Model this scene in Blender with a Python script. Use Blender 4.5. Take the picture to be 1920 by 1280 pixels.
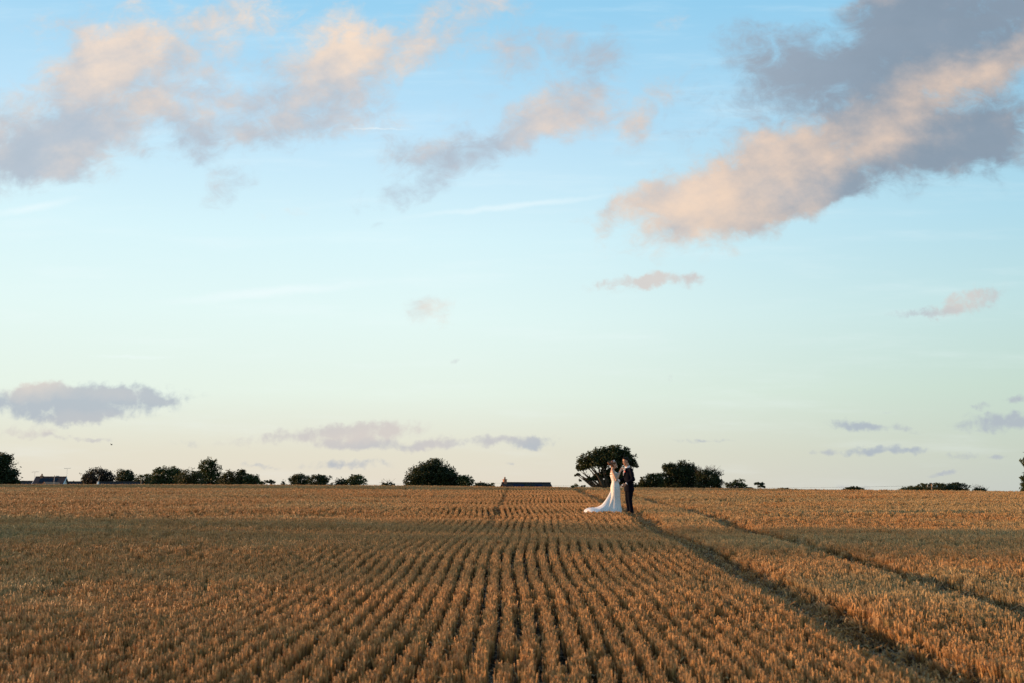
import bpy, bmesh, math, random
import numpy as np
from mathutils import Vector, Matrix, Euler

# ------------------------------------------------------------------ clearing
for o in list(bpy.data.objects):
    bpy.data.objects.remove(o)
SC = bpy.context.scene
COL = SC.collection
R = math.radians
rng = np.random.default_rng(11)
random.seed(11)

# ------------------------------------------------------------------ camera
CAM_Z = 1.47
LENS = 35.0
FPX = 1920 * LENS / 36.0           # focal length in photograph pixels
HORIZON = 925.0                    # row of the true horizon in the photograph
PITCH = math.atan((HORIZON - 640) / FPX)
cd = bpy.data.cameras.new('camera')
cam = bpy.data.objects.new('camera', cd)
COL.objects.link(cam)
cam.location = (0, 0, CAM_Z)
cam.rotation_euler = (math.pi / 2 + PITCH, 0, 0)
cd.lens = LENS
cd.sensor_width = 36
cd.clip_start = 0.1
cd.clip_end = 20000
cd.dof.use_dof = True
cd.dof.focus_distance = 31.0
cd.dof.aperture_fstop = 2.8
SC.camera = cam
SC.render.resolution_x = 1024
SC.render.resolution_y = 682


def ray(px, py):
    """world direction (x, y, z) with y = 1 through a photograph pixel"""
    a = (px - 960) / FPX
    b = (640 - py) / FPX
    y = math.cos(PITCH) - b * math.sin(PITCH)
    z = math.sin(PITCH) + b * math.cos(PITCH)
    return a / y, z / y


def at(px, py, Y):
    u, v = ray(px, py)
    return Vector((u * Y, Y, CAM_Z + v * Y))


# ------------------------------------------------------------------ light
SUN_EL, SUN_AZ = R(7.0), R(11)      # azimuth: ahead of square-left
SC.view_settings.view_transform = 'Standard'
SC.view_settings.look = 'None'
SC.view_settings.exposure = 0.5
SC.view_settings.gamma = 1
SC.view_settings.use_curve_mapping = False
to_sun = Vector((-math.cos(SUN_AZ) * math.cos(SUN_EL), math.sin(SUN_AZ) * math.cos(SUN_EL), math.sin(SUN_EL)))
sd = bpy.data.lights.new('sun', 'SUN')
sd.energy = 5.0
sd.angle = R(0.6)
sd.color = (1.0, 0.57, 0.27)
sun = bpy.data.objects.new('sun', sd)
COL.objects.link(sun)
sun.location = (-40, 10, 20)
sun.rotation_euler = to_sun.to_track_quat('Z', 'Y').to_euler()

world = bpy.data.worlds.new('World')
SC.world = world
world.use_nodes = True
WT = world.node_tree
WT.nodes.clear()


def srgb(r, g, b):
    f = lambda c: (c / 255 / 12.92) if c / 255 <= 0.04045 else ((c / 255 + 0.055) / 1.055) ** 2.4
    return (f(r), f(g), f(b), 1)


class NT:
    """short-hand for building node trees"""
    def __init__(s, t):
        s.t = t

    def n(s, typ, **kw):
        nd = s.t.nodes.new(typ)
        for k, v in kw.items():
            setattr(nd, k, v)
        return nd

    def put(s, sock, v):
        if hasattr(v, 'is_linked') or isinstance(v, bpy.types.NodeSocket):
            s.t.links.new(v, sock)
        else:
            sock.default_value = v

    def math(s, op, a, b=None, c=None, clamp=False):
        nd = s.n('ShaderNodeMath', operation=op)
        nd.use_clamp = clamp
        s.put(nd.inputs[0], a)
        if b is not None: s.put(nd.inputs[1], b)
        if c is not None: s.put(nd.inputs[2], c)
        return nd.outputs[0]

    def vmath(s, op, a, b=None, scale=None):
        nd = s.n('ShaderNodeVectorMath', operation=op)
        s.put(nd.inputs[0], a)
        if b is not None: s.put(nd.inputs[1], b)
        if scale is not None: s.put(nd.inputs['Scale'], scale)
        return nd.outputs['Value'] if op in ('LENGTH', 'DOT_PRODUCT') else nd.outputs[0]

    def mix(s, f, a, b, mode='MIX'):
        nd = s.n('ShaderNodeMix', data_type='RGBA', blend_type=mode)
        s.put(nd.inputs[0], f)
        s.put(nd.inputs[6], a)
        s.put(nd.inputs[7], b)
        return nd.outputs[2]

    def smooth(s, v, lo, hi, a=0.0, b=1.0, interp='SMOOTHSTEP'):
        nd = s.n('ShaderNodeMapRange', interpolation_type=interp)
        s.put(nd.inputs[0], v)
        s.put(nd.inputs[1], lo); s.put(nd.inputs[2], hi)
        s.put(nd.inputs[3], a); s.put(nd.inputs[4], b)
        return nd.outputs[0]

    def noise(s, vec, scale, detail=4, rough=0.55, dist=0.0, dim='3D', out=0):
        nd = s.n('ShaderNodeTexNoise', noise_dimensions=dim)
        if vec is not None: s.put(nd.inputs['Vector'], vec)
        s.put(nd.inputs['Scale'], scale)
        s.put(nd.inputs['Detail'], detail)
        s.put(nd.inputs['Roughness'], rough)
        s.put(nd.inputs['Distortion'], dist)
        return nd.outputs[out]

    def ramp(s, v, stops, interp='LINEAR'):
        nd = s.n('ShaderNodeValToRGB')
        cr = nd.color_ramp
        cr.interpolation = interp
        while len(cr.elements) < len(stops):
            cr.elements.new(0.5)
        for e, (p, c) in zip(cr.elements, stops):
            e.position = p
            e.color = c
        s.put(nd.inputs[0], v)
        return nd.outputs[0]


W = NT(WT)
dirv = W.n('ShaderNodeTexCoord').outputs['Generated']
sep = W.n('ShaderNodeSeparateXYZ'); W.put(sep.inputs[0], dirv)
dx, dy, dz = sep.outputs
yc = W.math('MAXIMUM', dy, 0.06)
U = W.math('DIVIDE', dx, yc)
V = W.math('DIVIDE', dz, yc)
comb = W.n('ShaderNodeCombineXYZ'); W.put(comb.inputs[0], U); W.put(comb.inputs[1], V)
UV = comb.outputs[0]
front = W.smooth(dy, 0.10, 0.35)

# clear sky: physical sky blended with the gradient of this evening
nish = W.n('ShaderNodeTexSky', sky_type='NISHITA')
nish.sun_disc = False
nish.sun_elevation = SUN_EL
nish.sun_rotation = math.atan2(to_sun.x, to_sun.y)
nish.altitude = 50
nish.air_density = 1.0
nish.dust_density = 0.6
nish.ozone_density = 1.5
elev = W.math('ARCSINE', dz)
e01 = W.math('DIVIDE', elev, 1.5708, clamp=True)
SKYW = 0.1                                   # world strength
E = lambda py: math.atan(ray(960, py)[1]) / 1.5708
def lin(c, k=1.0):
    s = srgb(*c)
    k = k / 2 ** 0.5
    return (s[0] * k, s[1] * k, s[2] * k, 1)
grad_l = W.ramp(e01, [(0.0, lin((231, 220, 204))), (E(850), lin((230, 225, 207))), (E(740), lin((233, 245, 233))),
                      (E(600), lin((231, 251, 248))), (E(450), lin((220, 248, 254))), (E(250), lin((193, 230, 252))),
                      (E(20), lin((156, 212, 244))), (0.62, lin((98, 156, 208))), (1.0, lin((82, 138, 196)))])
grad_r = W.ramp(e01, [(0.0, lin((190, 200, 196))), (E(850), lin((194, 208, 196))), (E(740), lin((192, 216, 203))),
                      (E(600), lin((186, 221, 224))), (E(450), lin((168, 215, 234))), (E(250), lin((150, 206, 234))),
                      (E(20), lin((140, 202, 236))), (0.62, lin((92, 150, 202))), (1.0, lin((82, 138, 196)))])
azi = W.math('ARCTAN2', dx, dy)
side = W.smooth(azi, R(-8), R(42))
grad = W.mix(side, grad_l, grad_r)
grad = W.vmath('SCALE', grad, scale=1.0 / SKYW)
clear = W.mix(0.97, nish.outputs[0], grad)

# --- clouds: soft bodies placed by direction, torn by noise
def warp(scale, amp, base=UV, det=5):
    nz = W.noise(base, scale, det, 0.6, out=1)
    c = W.vmath('SUBTRACT', nz, (0.5, 0.5, 0.5))
    return W.vmath('ADD', base, W.vmath('SCALE', c, scale=amp))
UVbig = warp(8.0, 0.10)
UVsmall = warp(48.0, 0.018)
BIG = [  # px, py, rx, ry, tilt, density, warmth
    (330, 45, 190, 62, 25, .95, 1.0), (150, 80, 90, 75, 10, .55, .8), (265, 150, 110, 75, 0, 1.0, .42),
    (275, 212, 78, 30, 5, .75, 1.0), (195, 145, 50, 26, 10, .6, 1.0), (110, 235, 130, 60, 35, 1.15, .2),
    (45, 290, 130, 46, 12, 1.25, .12), (125, 298, 70, 22, 5, .6, .75), (10, 180, 50, 45, 0, .6, .6),
    (640, 60, 85, 65, 0, 1.0, 1.0), (715, 85, 110, 50, 20, .8, .85), (590, 160, 120, 52, 8, .95, .12),
    (650, 195, 75, 40, 10, .7, .4), (890, 35, 180, 52, 25, .75, .5), (520, 240, 90, 30, 0, 1.0, .1),
    (370, 265, 26, 30, 60, .85, 0), (425, 335, 52, 38, 60, .70, .2), (450, 212, 100, 30, 5, .55, .4), (250, 265, 120, 40, 10, .6, .2), (330, 250, 110, 30, 10, .4, .2),
    (1055, 205, 105, 32, 15, .9, .85), (905, 255, 165, 34, 14, .95, .12), (830, 275, 90, 42, 0, .7, .05),
    (795, 345, 110, 30, 20, .9, .05), (1085, 130, 75, 50, 30, .95, .05), (985, 115, 50, 36, 20, .6, .1), (1230, 190, 85, 30, 45, .62, .6),
    (1180, 230, 60, 18, 20, .3, .8), (960, 110, 80, 34, 20, .2, .3),
    (1480, 315, 300, 74, 23, 1.15, .85), (1380, 350, 170, 52, 10, .85, 1.0), (1700, 195, 240, 56, 22, 1.2, .6),
    (1640, 95, 270, 74, 17, 1.25, -.25), (1480, 130, 110, 60, 10, .55, -.1), (1810, 25, 190, 70, 12, 1.0, -.2),
    (1870, 235, 190, 66, 28, 1.1, 0.0), (1650, 315, 210, 34, 22, .95, .05), (1420, 395, 170, 30, 6, .9, .4),
    (1190, 368, 120, 26, 18, .95, .7), (1135, 428, 36, 22, 40, .85, .8), (1900, 95, 90, 30, 38, .8, 1.0),
    (1590, 368, 60, 28, 10, .8, 0), (1800, 280, 90, 36, 30, .8, 0), (1420, 80, 70, 50, 20, .55, -.1), (1260, 20, 60, 16, 20, .25, 1.0),
    (515, 405, 45, 12, 5, .3, .9), (800, 588, 80, 28, 5, .62, .6), (1640, 10, 110, 18, 10, .5, 1.0),
    (170, 170, 240, 150, 20, .30, .35), (650, 140, 200, 120, 15, .28, .4), (1000, 190, 230, 90, 15, .20, .3), (1600, 180, 420, 150, 22, .30, .2),
    (430, 110, 120, 90, 20, .22, .5),
]
SMALL = [
    (1190, 531, 80, 14, 5, .8, .7), (1225, 525, 32, 16, 5, .7, .8), (1295, 524, 28, 13, 5, .75, .6), (1808, 568, 56, 20, 22, .95, .7),
    (1730, 588, 62, 9, 2, .8, .2), (1860, 560, 40, 22, 40, .35, .3), (862, 678, 22, 7, 5, .5, .3), (1258, 708, 8, 5, 30, .4, .2),
    (130, 753, 190, 27, 2, 1.3, -.05), (70, 731, 56, 17, 2, .9, 1.0), (200, 738, 70, 12, 0, .6, .6), (150, 781, 72, 13, 3, 1.0, .25), (300, 748, 40, 8, 0, .5, .2),
    (50, 811, 62, 11, 0, .6, .6), (150, 822, 90, 5, -2, .5, .4), (690, 811, 98, 18, 8, 1.1, .65), (560, 813, 130, 11, 7, .8, .5),
    (700, 834, 95, 9, 0, .9, .3), (805, 832, 38, 11, 10, 1.0, .5), (925, 823, 80, 10, 2, .85, .35), (1000, 829, 38, 11, 6, 1.1, .05),
    (650, 871, 74, 9, 2, .8, .1), (485, 873, 36, 5, 0, .6, .1), (350, 826, 30, 9, 0, .35, .2),
    (1605, 799, 54, 9, -4, 1.1, .0), (1690, 803, 36, 6, -8, .6, .1), (1630, 842, 52, 7, 8, .95, .0), (1545, 847, 30, 5, 8, .7, .1),
    (1702, 843, 36, 6, 0, 1.1, .0), (1810, 853, 34, 7, 4, .8, .1), (1870, 855, 17, 5, 4, .9, .1), (1885, 790, 80, 16, 3, 1.1, .05),
    (1835, 760, 20, 6, 8, .8, .1), (1905, 748, 24, 6, 0, .7, .1), (1315, 824, 52, 4, 0, .6, .1), (1770, 888, 28, 4, 5, .7, .1),
    (1600, 914, 42, 5, 2, .5, .2), (960, 866, 12, 4, 0, .6, .1), (1660, 770, 20, 3, 0, .3, .1),
]
def vmadd(a, b, c):
    nd = W.n('ShaderNodeVectorMath', operation='MULTIPLY_ADD')
    W.put(nd.inputs[0], a); W.put(nd.inputs[1], b); W.put(nd.inputs[2], c)
    return nd.outputs[0]


def cloud_sum(lst, vec):
    """every body adds (density, warmth) to a running sum; each waits for the one before it"""
    acc = None
    for (px, py, rx, ry, ang, dens, warm) in lst:
        c = Vector(ray(px, py))
        ca, sa = math.cos(R(ang)), math.sin(R(ang))
        a = Vector(ray(px + rx * ca, py - rx * sa)) - c
        b = Vector(ray(px - ry * sa, py - ry * ca)) - c
        mp = W.n('ShaderNodeMapping', vector_type='TEXTURE')
        W.put(mp.inputs[0], vec if acc is None else vmadd(acc, (1e-8, 1e-8, 1e-8), vec))
        mp.inputs['Location'].default_value = (c.x, c.y, 0)
        mp.inputs['Rotation'].default_value = (0, 0, math.atan2(a.y, a.x))
        mp.inputs['Scale'].default_value = (a.length * 1.7, b.length * 1.85, 1e3)
        g = W.smooth(W.vmath('LENGTH', mp.outputs[0]), 1.0, 0.0, 0.0, dens)
        acc = vmadd(g, (1, warm, 0), acc if acc is not None else (0, 0, 0))
    sx = W.n('ShaderNodeSeparateXYZ'); W.put(sx.inputs[0], acc)
    return sx.outputs[0], sx.outputs[1]
BIG = [(a, b, c * 1.08, d * 1.08, e, f * 0.92, g) if a < 700 else (a, b, c, d, e, f * 1.05, g) for a, b, c, d, e, f, g in BIG]
D, Wm = cloud_sum(BIG, UVbig)
D2, Wm2 = cloud_sum(SMALL, UVsmall)
rotuv = W.n('ShaderNodeMapping'); W.put(rotuv.inputs[0], UV)
rotuv.inputs['Rotation'].default_value = (0, 0, R(-24))
rotuv.inputs['Scale'].default_value = (0.88, 1.2, 1)
fb = W.noise(rotuv.outputs[0], 12.0, 11, 0.64, 0.0)
fb2 = W.noise(UV, 70.0, 6, 0.6, 0.2)
wisp = W.noise(rotuv.outputs[0], 34.0, 9, 0.68, 0.6)
fbw = W.math('ADD', W.math('MULTIPLY', fb, 0.58), W.math('MULTIPLY', wisp, 0.42))
k1 = W.math('SUBTRACT', fbw, 0.5)
k1 = W.math('MULTIPLY', k1, W.math('MULTIPLY', D, 3.2, clamp=True))
A1 = W.smooth(W.math('MULTIPLY_ADD', k1, 5.4, D), 0.16, 1.75)
k2 = W.math('MULTIPLY', W.math('SUBTRACT', fb2, 0.5), W.math('MULTIPLY', D2, 3.0, clamp=True))
A2 = W.smooth(W.math('MULTIPLY_ADD', k2, 2.3, D2), 0.10, 1.1)
A1 = W.math('MULTIPLY', A1, front)
A2 = W.math('MULTIPLY', A2, front)
# warmth: lit sides towards the low sun, grey undersides
w1 = W.math('DIVIDE', Wm, W.math('MAXIMUM', D, 0.05))
shade = W.noise(W.vmath('ADD', rotuv.outputs[0], (0.014, -0.016, 0)), 12.0, 7, 0.56, 0.0)
rel = W.math('SUBTRACT', fb, shade)
wn = W.math('MULTIPLY', W.math('SUBTRACT', W.noise(UV, 7.5, 5, 0.55), 0.5), 0.8)
w1 = W.smooth(W.math('ADD', W.math('MULTIPLY_ADD', rel, 1.3, w1), wn), -0.05, 1.28)
grey_hi = W.mix(W.smooth(azi, R(0), R(25)), lin((180, 191, 204)), lin((136, 149, 165)))
peach = W.mix(W.smooth(azi, R(-12), R(24)), lin((252, 224, 198)), lin((240, 208, 182)))
c1 = W.mix(w1, grey_hi, peach)
c1 = W.vmath('SCALE', c1, scale=W.smooth(fb, 0.3, 0.7, 0.97, 1.04))
w2 = W.math('DIVIDE', Wm2, W.math('MAXIMUM', D2, 0.05), clamp=True)
c2 = W.mix(w2, lin((170, 180, 194)), lin((228, 211, 200)))
A1 = W.math('MULTIPLY', A1, 0.92)
A2 = W.math('MULTIPLY', A2, 0.80)

# thin high streaks
def streak(px, py, rx, ry, ang, k):
    c = Vector(ray(px, py)); ca, sa = math.cos(R(ang)), math.sin(R(ang))
    a = Vector(ray(px + rx * ca, py - rx * sa)) - c
    b = Vector(ray(px - ry * sa, py - ry * ca)) - c
    mp = W.n('ShaderNodeMapping', vector_type='TEXTURE')
    W.put(mp.inputs[0], UVthin)
    mp.inputs['Location'].default_value = (c.x, c.y, 0)
    mp.inputs['Rotation'].default_value = (0, 0, math.atan2(a.y, a.x))
    mp.inputs['Scale'].default_value = (a.length, b.length, 1e3)
    return W.smooth(W.vmath('LENGTH', mp.outputs[0]), 1.0, 0.0, 0.0, k)
UVthin = warp(26.0, 0.010)
S = 0.0
for s in [(500, 549, 260, 14, 5, .45), (960, 387, 260, 9, 6, .4), (700, 243, 90, 2.5, 1, .45), (250, 668, 110, 5, 0, .25), (60, 390, 120, 12, 12, .4)]:
    S = W.math('ADD', streak(*s), S)
S = W.math('MULTIPLY', S, front)
cir = W.n('ShaderNodeMapping'); W.put(cir.inputs[0], UV)
cir.inputs['Rotation'].default_value = (0, 0, R(-5)); cir.inputs['Scale'].default_value = (1.2, 9, 1)
cirn = W.smooth(W.noise(cir.outputs[0], 4.0, 6, 0.6), 0.48, 0.8, 0, 0.22)
S = W.math('ADD', S, W.math('MULTIPLY', cirn, front), clamp=True)

# generic clouds for the part of the dome outside the picture
zc = W.math('MAXIMUM', W.math('ADD', dz, 0.10), 0.05)
cg = W.n('ShaderNodeCombineXYZ'); W.put(cg.inputs[0], W.math('DIVIDE', dx, zc)); W.put(cg.inputs[1], W.math('DIVIDE', dy, zc))
gn = W.noise(cg.outputs[0], 0.9, 7, 0.6, 0.3)
outside = W.math('MAXIMUM', W.math('SUBTRACT', 1.0, front), W.smooth(V, 0.56, 0.80))
outside = W.math('MAXIMUM', outside, W.smooth(W.math('ABSOLUTE', U), 0.60, 0.85))
A3 = W.math('MULTIPLY', W.smooth(gn, 0.50, 0.72, 0, 0.8), outside)
A3 = W.math('MULTIPLY', A3, W.smooth(dz, 0.0, 0.08))
c3 = W.mix(W.smooth(W.noise(cg.outputs[0], 2.2, 3), 0.4, 0.6), lin((160, 170, 190)), lin((236, 212, 194)))

inv = 1.0 / SKYW
S10 = lambda c: W.vmath('SCALE', c, scale=inv)
col = W.mix(S, clear, (0.65 * inv, 0.71 * inv, 0.72 * inv, 1))
col = W.mix(A2, col, S10(c2))
col = W.mix(A1, col, S10(c1))
col = W.mix(A3, col, S10(c3))
bg = W.n('ShaderNodeBackground')
W.put(bg.inputs[0], col)
bg.inputs[1].default_value = SKYW
wo = W.n('ShaderNodeOutputWorld')
WT.links.new(bg.outputs[0], wo.inputs[0])
world.cycles.sampling_method = 'MANUAL'
world.cycles.sample_map_resolution = 256


# ================================================================== helpers
def tag(o, label=None, cat=None, group=None, kind=None):
    if label: o['label'] = label
    if cat: o['category'] = cat
    if group: o['group'] = group
    if kind: o['kind'] = kind
    return o


def empty(name, loc, rz=0.0):
    o = bpy.data.objects.new(name, None)
    o.location = loc
    o.rotation_euler = (0, 0, rz)
    o.empty_display_size = 0.3
    COL.objects.link(o)
    return o


def mesh_obj(name, verts, faces, mat, parent=None, smooth=False, link=True):
    me = bpy.data.meshes.new(name)
    if isinstance(faces, np.ndarray):
        verts = np.asarray(verts, dtype=np.float32)
        k = faces.shape[1]
        me.vertices.add(len(verts)); me.vertices.foreach_set('co', verts.ravel())
        me.loops.add(faces.size); me.loops.foreach_set('vertex_index', faces.astype(np.int32).ravel())
        me.polygons.add(len(faces))
        me.polygons.foreach_set('loop_start', (np.arange(len(faces)) * k).astype(np.int32))
        me.update(calc_edges=True)
    else:
        me.from_pydata([tuple(v) for v in verts], [], faces)
        me.update()
    if smooth:
        me.polygons.foreach_set('use_smooth', [True] * len(me.polygons))
    if mat: me.materials.append(mat)
    o = bpy.data.objects.new(name, me)
    if link: COL.objects.link(o)
    if parent: o.parent = parent
    return o


class MB:
    """collects simple solids into one mesh"""
    def __init__(s):
        s.v, s.f = [], []

    def box(s, x0, x1, y0, y1, z0, z1):
        b = len(s.v)
        s.v += [(x, y, z) for z in (z0, z1) for y in (y0, y1) for x in (x0, x1)]
        for f in ((0, 2, 3, 1), (4, 5, 7, 6), (0, 1, 5, 4), (2, 6, 7, 3), (0, 4, 6, 2), (1, 3, 7, 5)):
            s.f.append(tuple(b + i for i in f))
        return s

    def poly_prism(s, pts, y0, y1):
        """pts in the x-z plane, extruded along y"""
        b = len(s.v); n = len(pts)
        s.v += [(p[0], y0, p[1]) for p in pts] + [(p[0], y1, p[1]) for p in pts]
        s.f.append(tuple(b + i for i in range(n)))
        s.f.append(tuple(b + n + i for i in reversed(range(n))))
        for i in range(n):
            j = (i + 1) % n
            s.f.append((b + j, b + i, b + n + i, b + n + j))
        return s

    def tube(s, path, radii, n=8, ell=None, cap=True):
        """tapered tube along a path; ell squeezes the section (along local side, local up)"""
        path = [Vector(p) for p in path]
        b0 = len(s.v)
        up = Vector((0, 0, 1))
        for i, p in enumerate(path):
            t = (path[min(i + 1, len(path) - 1)] - path[max(i - 1, 0)]).normalized()
            ref = up if abs(t.z) < 0.9 else Vector((1, 0, 0))
            a = t.cross(ref).normalized()
            c = a.cross(t).normalized()
            r = radii[i]
            ra, rc = (r, r) if not isinstance(r, (tuple, list)) else r
            for k in range(n):
                w = 2 * math.pi * k / n
                s.v.append(tuple(p + a * (math.cos(w) * ra) - c * (math.sin(w) * rc)))
        for i in range(len(path) - 1):
            for k in range(n):
                k2 = (k + 1) % n
                s.f.append((b0 + i * n + k, b0 + i * n + k2, b0 + (i + 1) * n + k2, b0 + (i + 1) * n + k))
        if cap:
            s.f.append(tuple(b0 + k for k in reversed(range(n))))
            e = b0 + (len(path) - 1) * n
            s.f.append(tuple(e + k for k in range(n)))
        return s

    def rings(s, rings, cap=True):
        """rings: list of lists of points, all the same length"""
        b0 = len(s.v); n = len(rings[0])
        for r in rings:
            s.v += [tuple(p) for p in r]
        for i in range(len(rings) - 1):
            for k in range(n):
                k2 = (k + 1) % n
                s.f.append((b0 + i * n + k, b0 + i * n + k2, b0 + (i + 1) * n + k2, b0 + (i + 1) * n + k))
        if cap:
            s.f.append(tuple(b0 + k for k in reversed(range(n))))
            e = b0 + (len(rings) - 1) * n
            s.f.append(tuple(e + k for k in range(n)))
        return s

    def ball(s, c, r, nu=12, nv=8):
        rx, ry, rz = r if isinstance(r, (tuple, list)) else (r, r, r)
        rg = []
        for i in range(1, nv):
            t = math.pi * i / nv
            rg.append([(c[0] + rx * math.sin(t) * math.cos(2 * math.pi * k / nu),
                        c[1] + ry * math.sin(t) * math.sin(2 * math.pi * k / nu),
                        c[2] - rz * math.cos(t)) for k in range(nu)])
        return s.rings(rg)

    def build(s, name, mat, parent=None, smooth=False, link=True):
        return mesh_obj(name, s.v, s.f, mat, parent, smooth, link)


def fused(name, mb, mat, parent, voxel=0.006, smooth=6):
    """turn overlapping closed solids into one continuous surface"""
    o = mb.build(name, mat, None, True)
    m = o.modifiers.new('r', 'REMESH'); m.mode = 'VOXEL'; m.voxel_size = voxel; m.use_smooth_shade = True
    m2 = o.modifiers.new('s', 'SMOOTH'); m2.factor = 0.5; m2.iterations = smooth
    dg = bpy.context.evaluated_depsgraph_get()
    me = bpy.data.meshes.new_from_object(o.evaluated_get(dg))
    o.modifiers.clear()
    o.data = me
    if not me.materials: me.materials.append(mat)
    me.polygons.foreach_set('use_smooth', [True] * len(me.polygons))
    o.parent = parent
    return o


# ================================================================== materials
def mat(name, base, rough=0.8, var=0.12, scale=8.0, bump=0.0, bscale=40.0, spec=0.3, metal=0.0, sheen=0.0):
    m = bpy.data.materials.new(name)
    m.use_nodes = True
    t = NT(m.node_tree)
    p = m.node_tree.nodes['Principled BSDF']
    tc = t.n('ShaderNodeTexCoord').outputs['Object']
    nz = t.noise(tc, scale, 5, 0.6)
    lo = tuple(c * (1 - var) for c in base[:3]) + (1,)
    hi = tuple(min(1, c * (1 + var)) for c in base[:3]) + (1,)
    t.put(p.inputs['Base Color'], t.mix(t.smooth(nz, 0.3, 0.7), lo, hi))
    p.inputs['Roughness'].default_value = rough
    p.inputs['Specular IOR Level'].default_value = spec
    p.inputs['Metallic'].default_value = metal
    if sheen: p.inputs['Sheen Weight'].default_value = sheen
    if bump:
        b = t.n('ShaderNodeBump'); b.inputs['Strength'].default_value = bump
        b.inputs['Distance'].default_value = 0.01
        t.put(b.inputs['Height'], t.noise(tc, bscale, 4, 0.6))
        t.put(p.inputs['Normal'], b.outputs[0])
    return m


def leaf_mat(name, c1, c2, transl=0.25):
    m = bpy.data.materials.new(name)
    m.use_nodes = True
    t = NT(m.node_tree)
    nodes = m.node_tree.nodes
    p = nodes['Principled BSDF']
    geo = t.n('ShaderNodeNewGeometry')
    tc = t.n('ShaderNodeTexCoord').outputs['Object']
    rnd = geo.outputs['Random Per Island']
    nz = t.noise(tc, 0.55, 3, 0.5)
    f = t.math('ADD', t.math('MULTIPLY', rnd, 0.5), t.math('MULTIPLY', t.smooth(nz, 0.35, 0.65), 0.5))
    colr = t.mix(f, c1 + (1,), c2 + (1,))
    t.put(p.inputs['Base Color'], colr)
    p.inputs['Roughness'].default_value = 0.6
    p.inputs['Specular IOR Level'].default_value = 0.25
    tr = t.n('ShaderNodeBsdfTranslucent')
    t.put(tr.inputs[0], t.mix(0.5, colr, (0.10, 0.12, 0.02, 1)))
    mx = t.n('ShaderNodeMixShader'); mx.inputs[0].default_value = transl
    m.node_tree.links.new(p.outputs[0], mx.inputs[1])
    m.node_tree.links.new(tr.outputs[0], mx.inputs[2])
    out = nodes['Material Output']
    m.node_tree.links.new(mx.outputs[0], out.inputs[0])
    return m


M = {}
M['bark'] = mat('bark', (0.07, 0.052, 0.036), 0.9, 0.3, 3, 0.8, 12)
M['leaf_oak'] = leaf_mat('oak_leaves', (0.018, 0.026, 0.007), (0.042, 0.048, 0.014), 0.2)
M['leaf_dark'] = leaf_mat('dark_leaves', (0.014, 0.021, 0.007), (0.027, 0.036, 0.010), 0.15)
M['leaf_mid'] = leaf_mat('mid_leaves', (0.024, 0.035, 0.010), (0.051, 0.060, 0.015), 0.2)
M['leaf_pale'] = leaf_mat('pale_leaves', (0.042, 0.054, 0.019), (0.075, 0.078, 0.027), 0.2)
M['leaf_copper'] = leaf_mat('copper_leaves', (0.021, 0.014, 0.012), (0.036, 0.021, 0.017), 0.15)
M['leaf_olive'] = leaf_mat('olive_leaves', (0.036, 0.033, 0.010), (0.072, 0.057, 0.018), 0.2)

# ---------------------------------------------------------------- straw
def straw_mat():
    m = bpy.data.materials.new('straw')
    m.use_nodes = True
    t = NT(m.node_tree)
    nodes = m.node_tree.nodes
    p = nodes['Principled BSDF']
    ti = t.n('ShaderNodeAttribute', attribute_type='INSTANCER', attribute_name='tone')
    tone = ti.outputs['Fac']
    ri = t.n('ShaderNodeAttribute', attribute_type='INSTANCER', attribute_name='pick')
    st = t.n('ShaderNodeAttribute', attribute_type='GEOMETRY', attribute_name='stemtone')
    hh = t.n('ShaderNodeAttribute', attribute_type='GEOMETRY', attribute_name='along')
    gold = t.mix(st.outputs['Fac'], (0.22, 0.085, 0.021, 1), (0.84, 0.42, 0.130, 1))
    bleached = t.mix(st.outputs['Fac'], (0.23, 0.138, 0.050, 1), (0.74, 0.50, 0.215, 1))
    c = t.mix(tone, gold, bleached)
    green = t.mix(0.45, c, (0.13, 0.15, 0.045, 1))
    c = t.mix(t.smooth(ri.outputs['Fac'], 0.95, 0.99), c, green)
    # shade between stems painted in as a brown foot; pale cut top
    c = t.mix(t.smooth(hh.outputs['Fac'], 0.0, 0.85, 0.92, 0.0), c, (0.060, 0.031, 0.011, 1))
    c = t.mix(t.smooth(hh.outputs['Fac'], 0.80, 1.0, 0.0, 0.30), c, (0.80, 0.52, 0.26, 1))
    t.put(p.inputs['Base Color'], c)
    p.inputs['Roughness'].default_value = 0.5
    p.inputs['Specular IOR Level'].default_value = 0.35
    tr = t.n('ShaderNodeBsdfTranslucent')
    t.put(tr.inputs[0], c)
    mx = t.n('ShaderNodeMixShader'); mx.inputs[0].default_value = 0.25
    m.node_tree.links.new(p.outputs[0], mx.inputs[1])
    m.node_tree.links.new(tr.outputs[0], mx.inputs[2])
    m.node_tree.links.new(mx.outputs[0], nodes['Material Output'].inputs[0])
    return m
M['straw'] = straw_mat()


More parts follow.
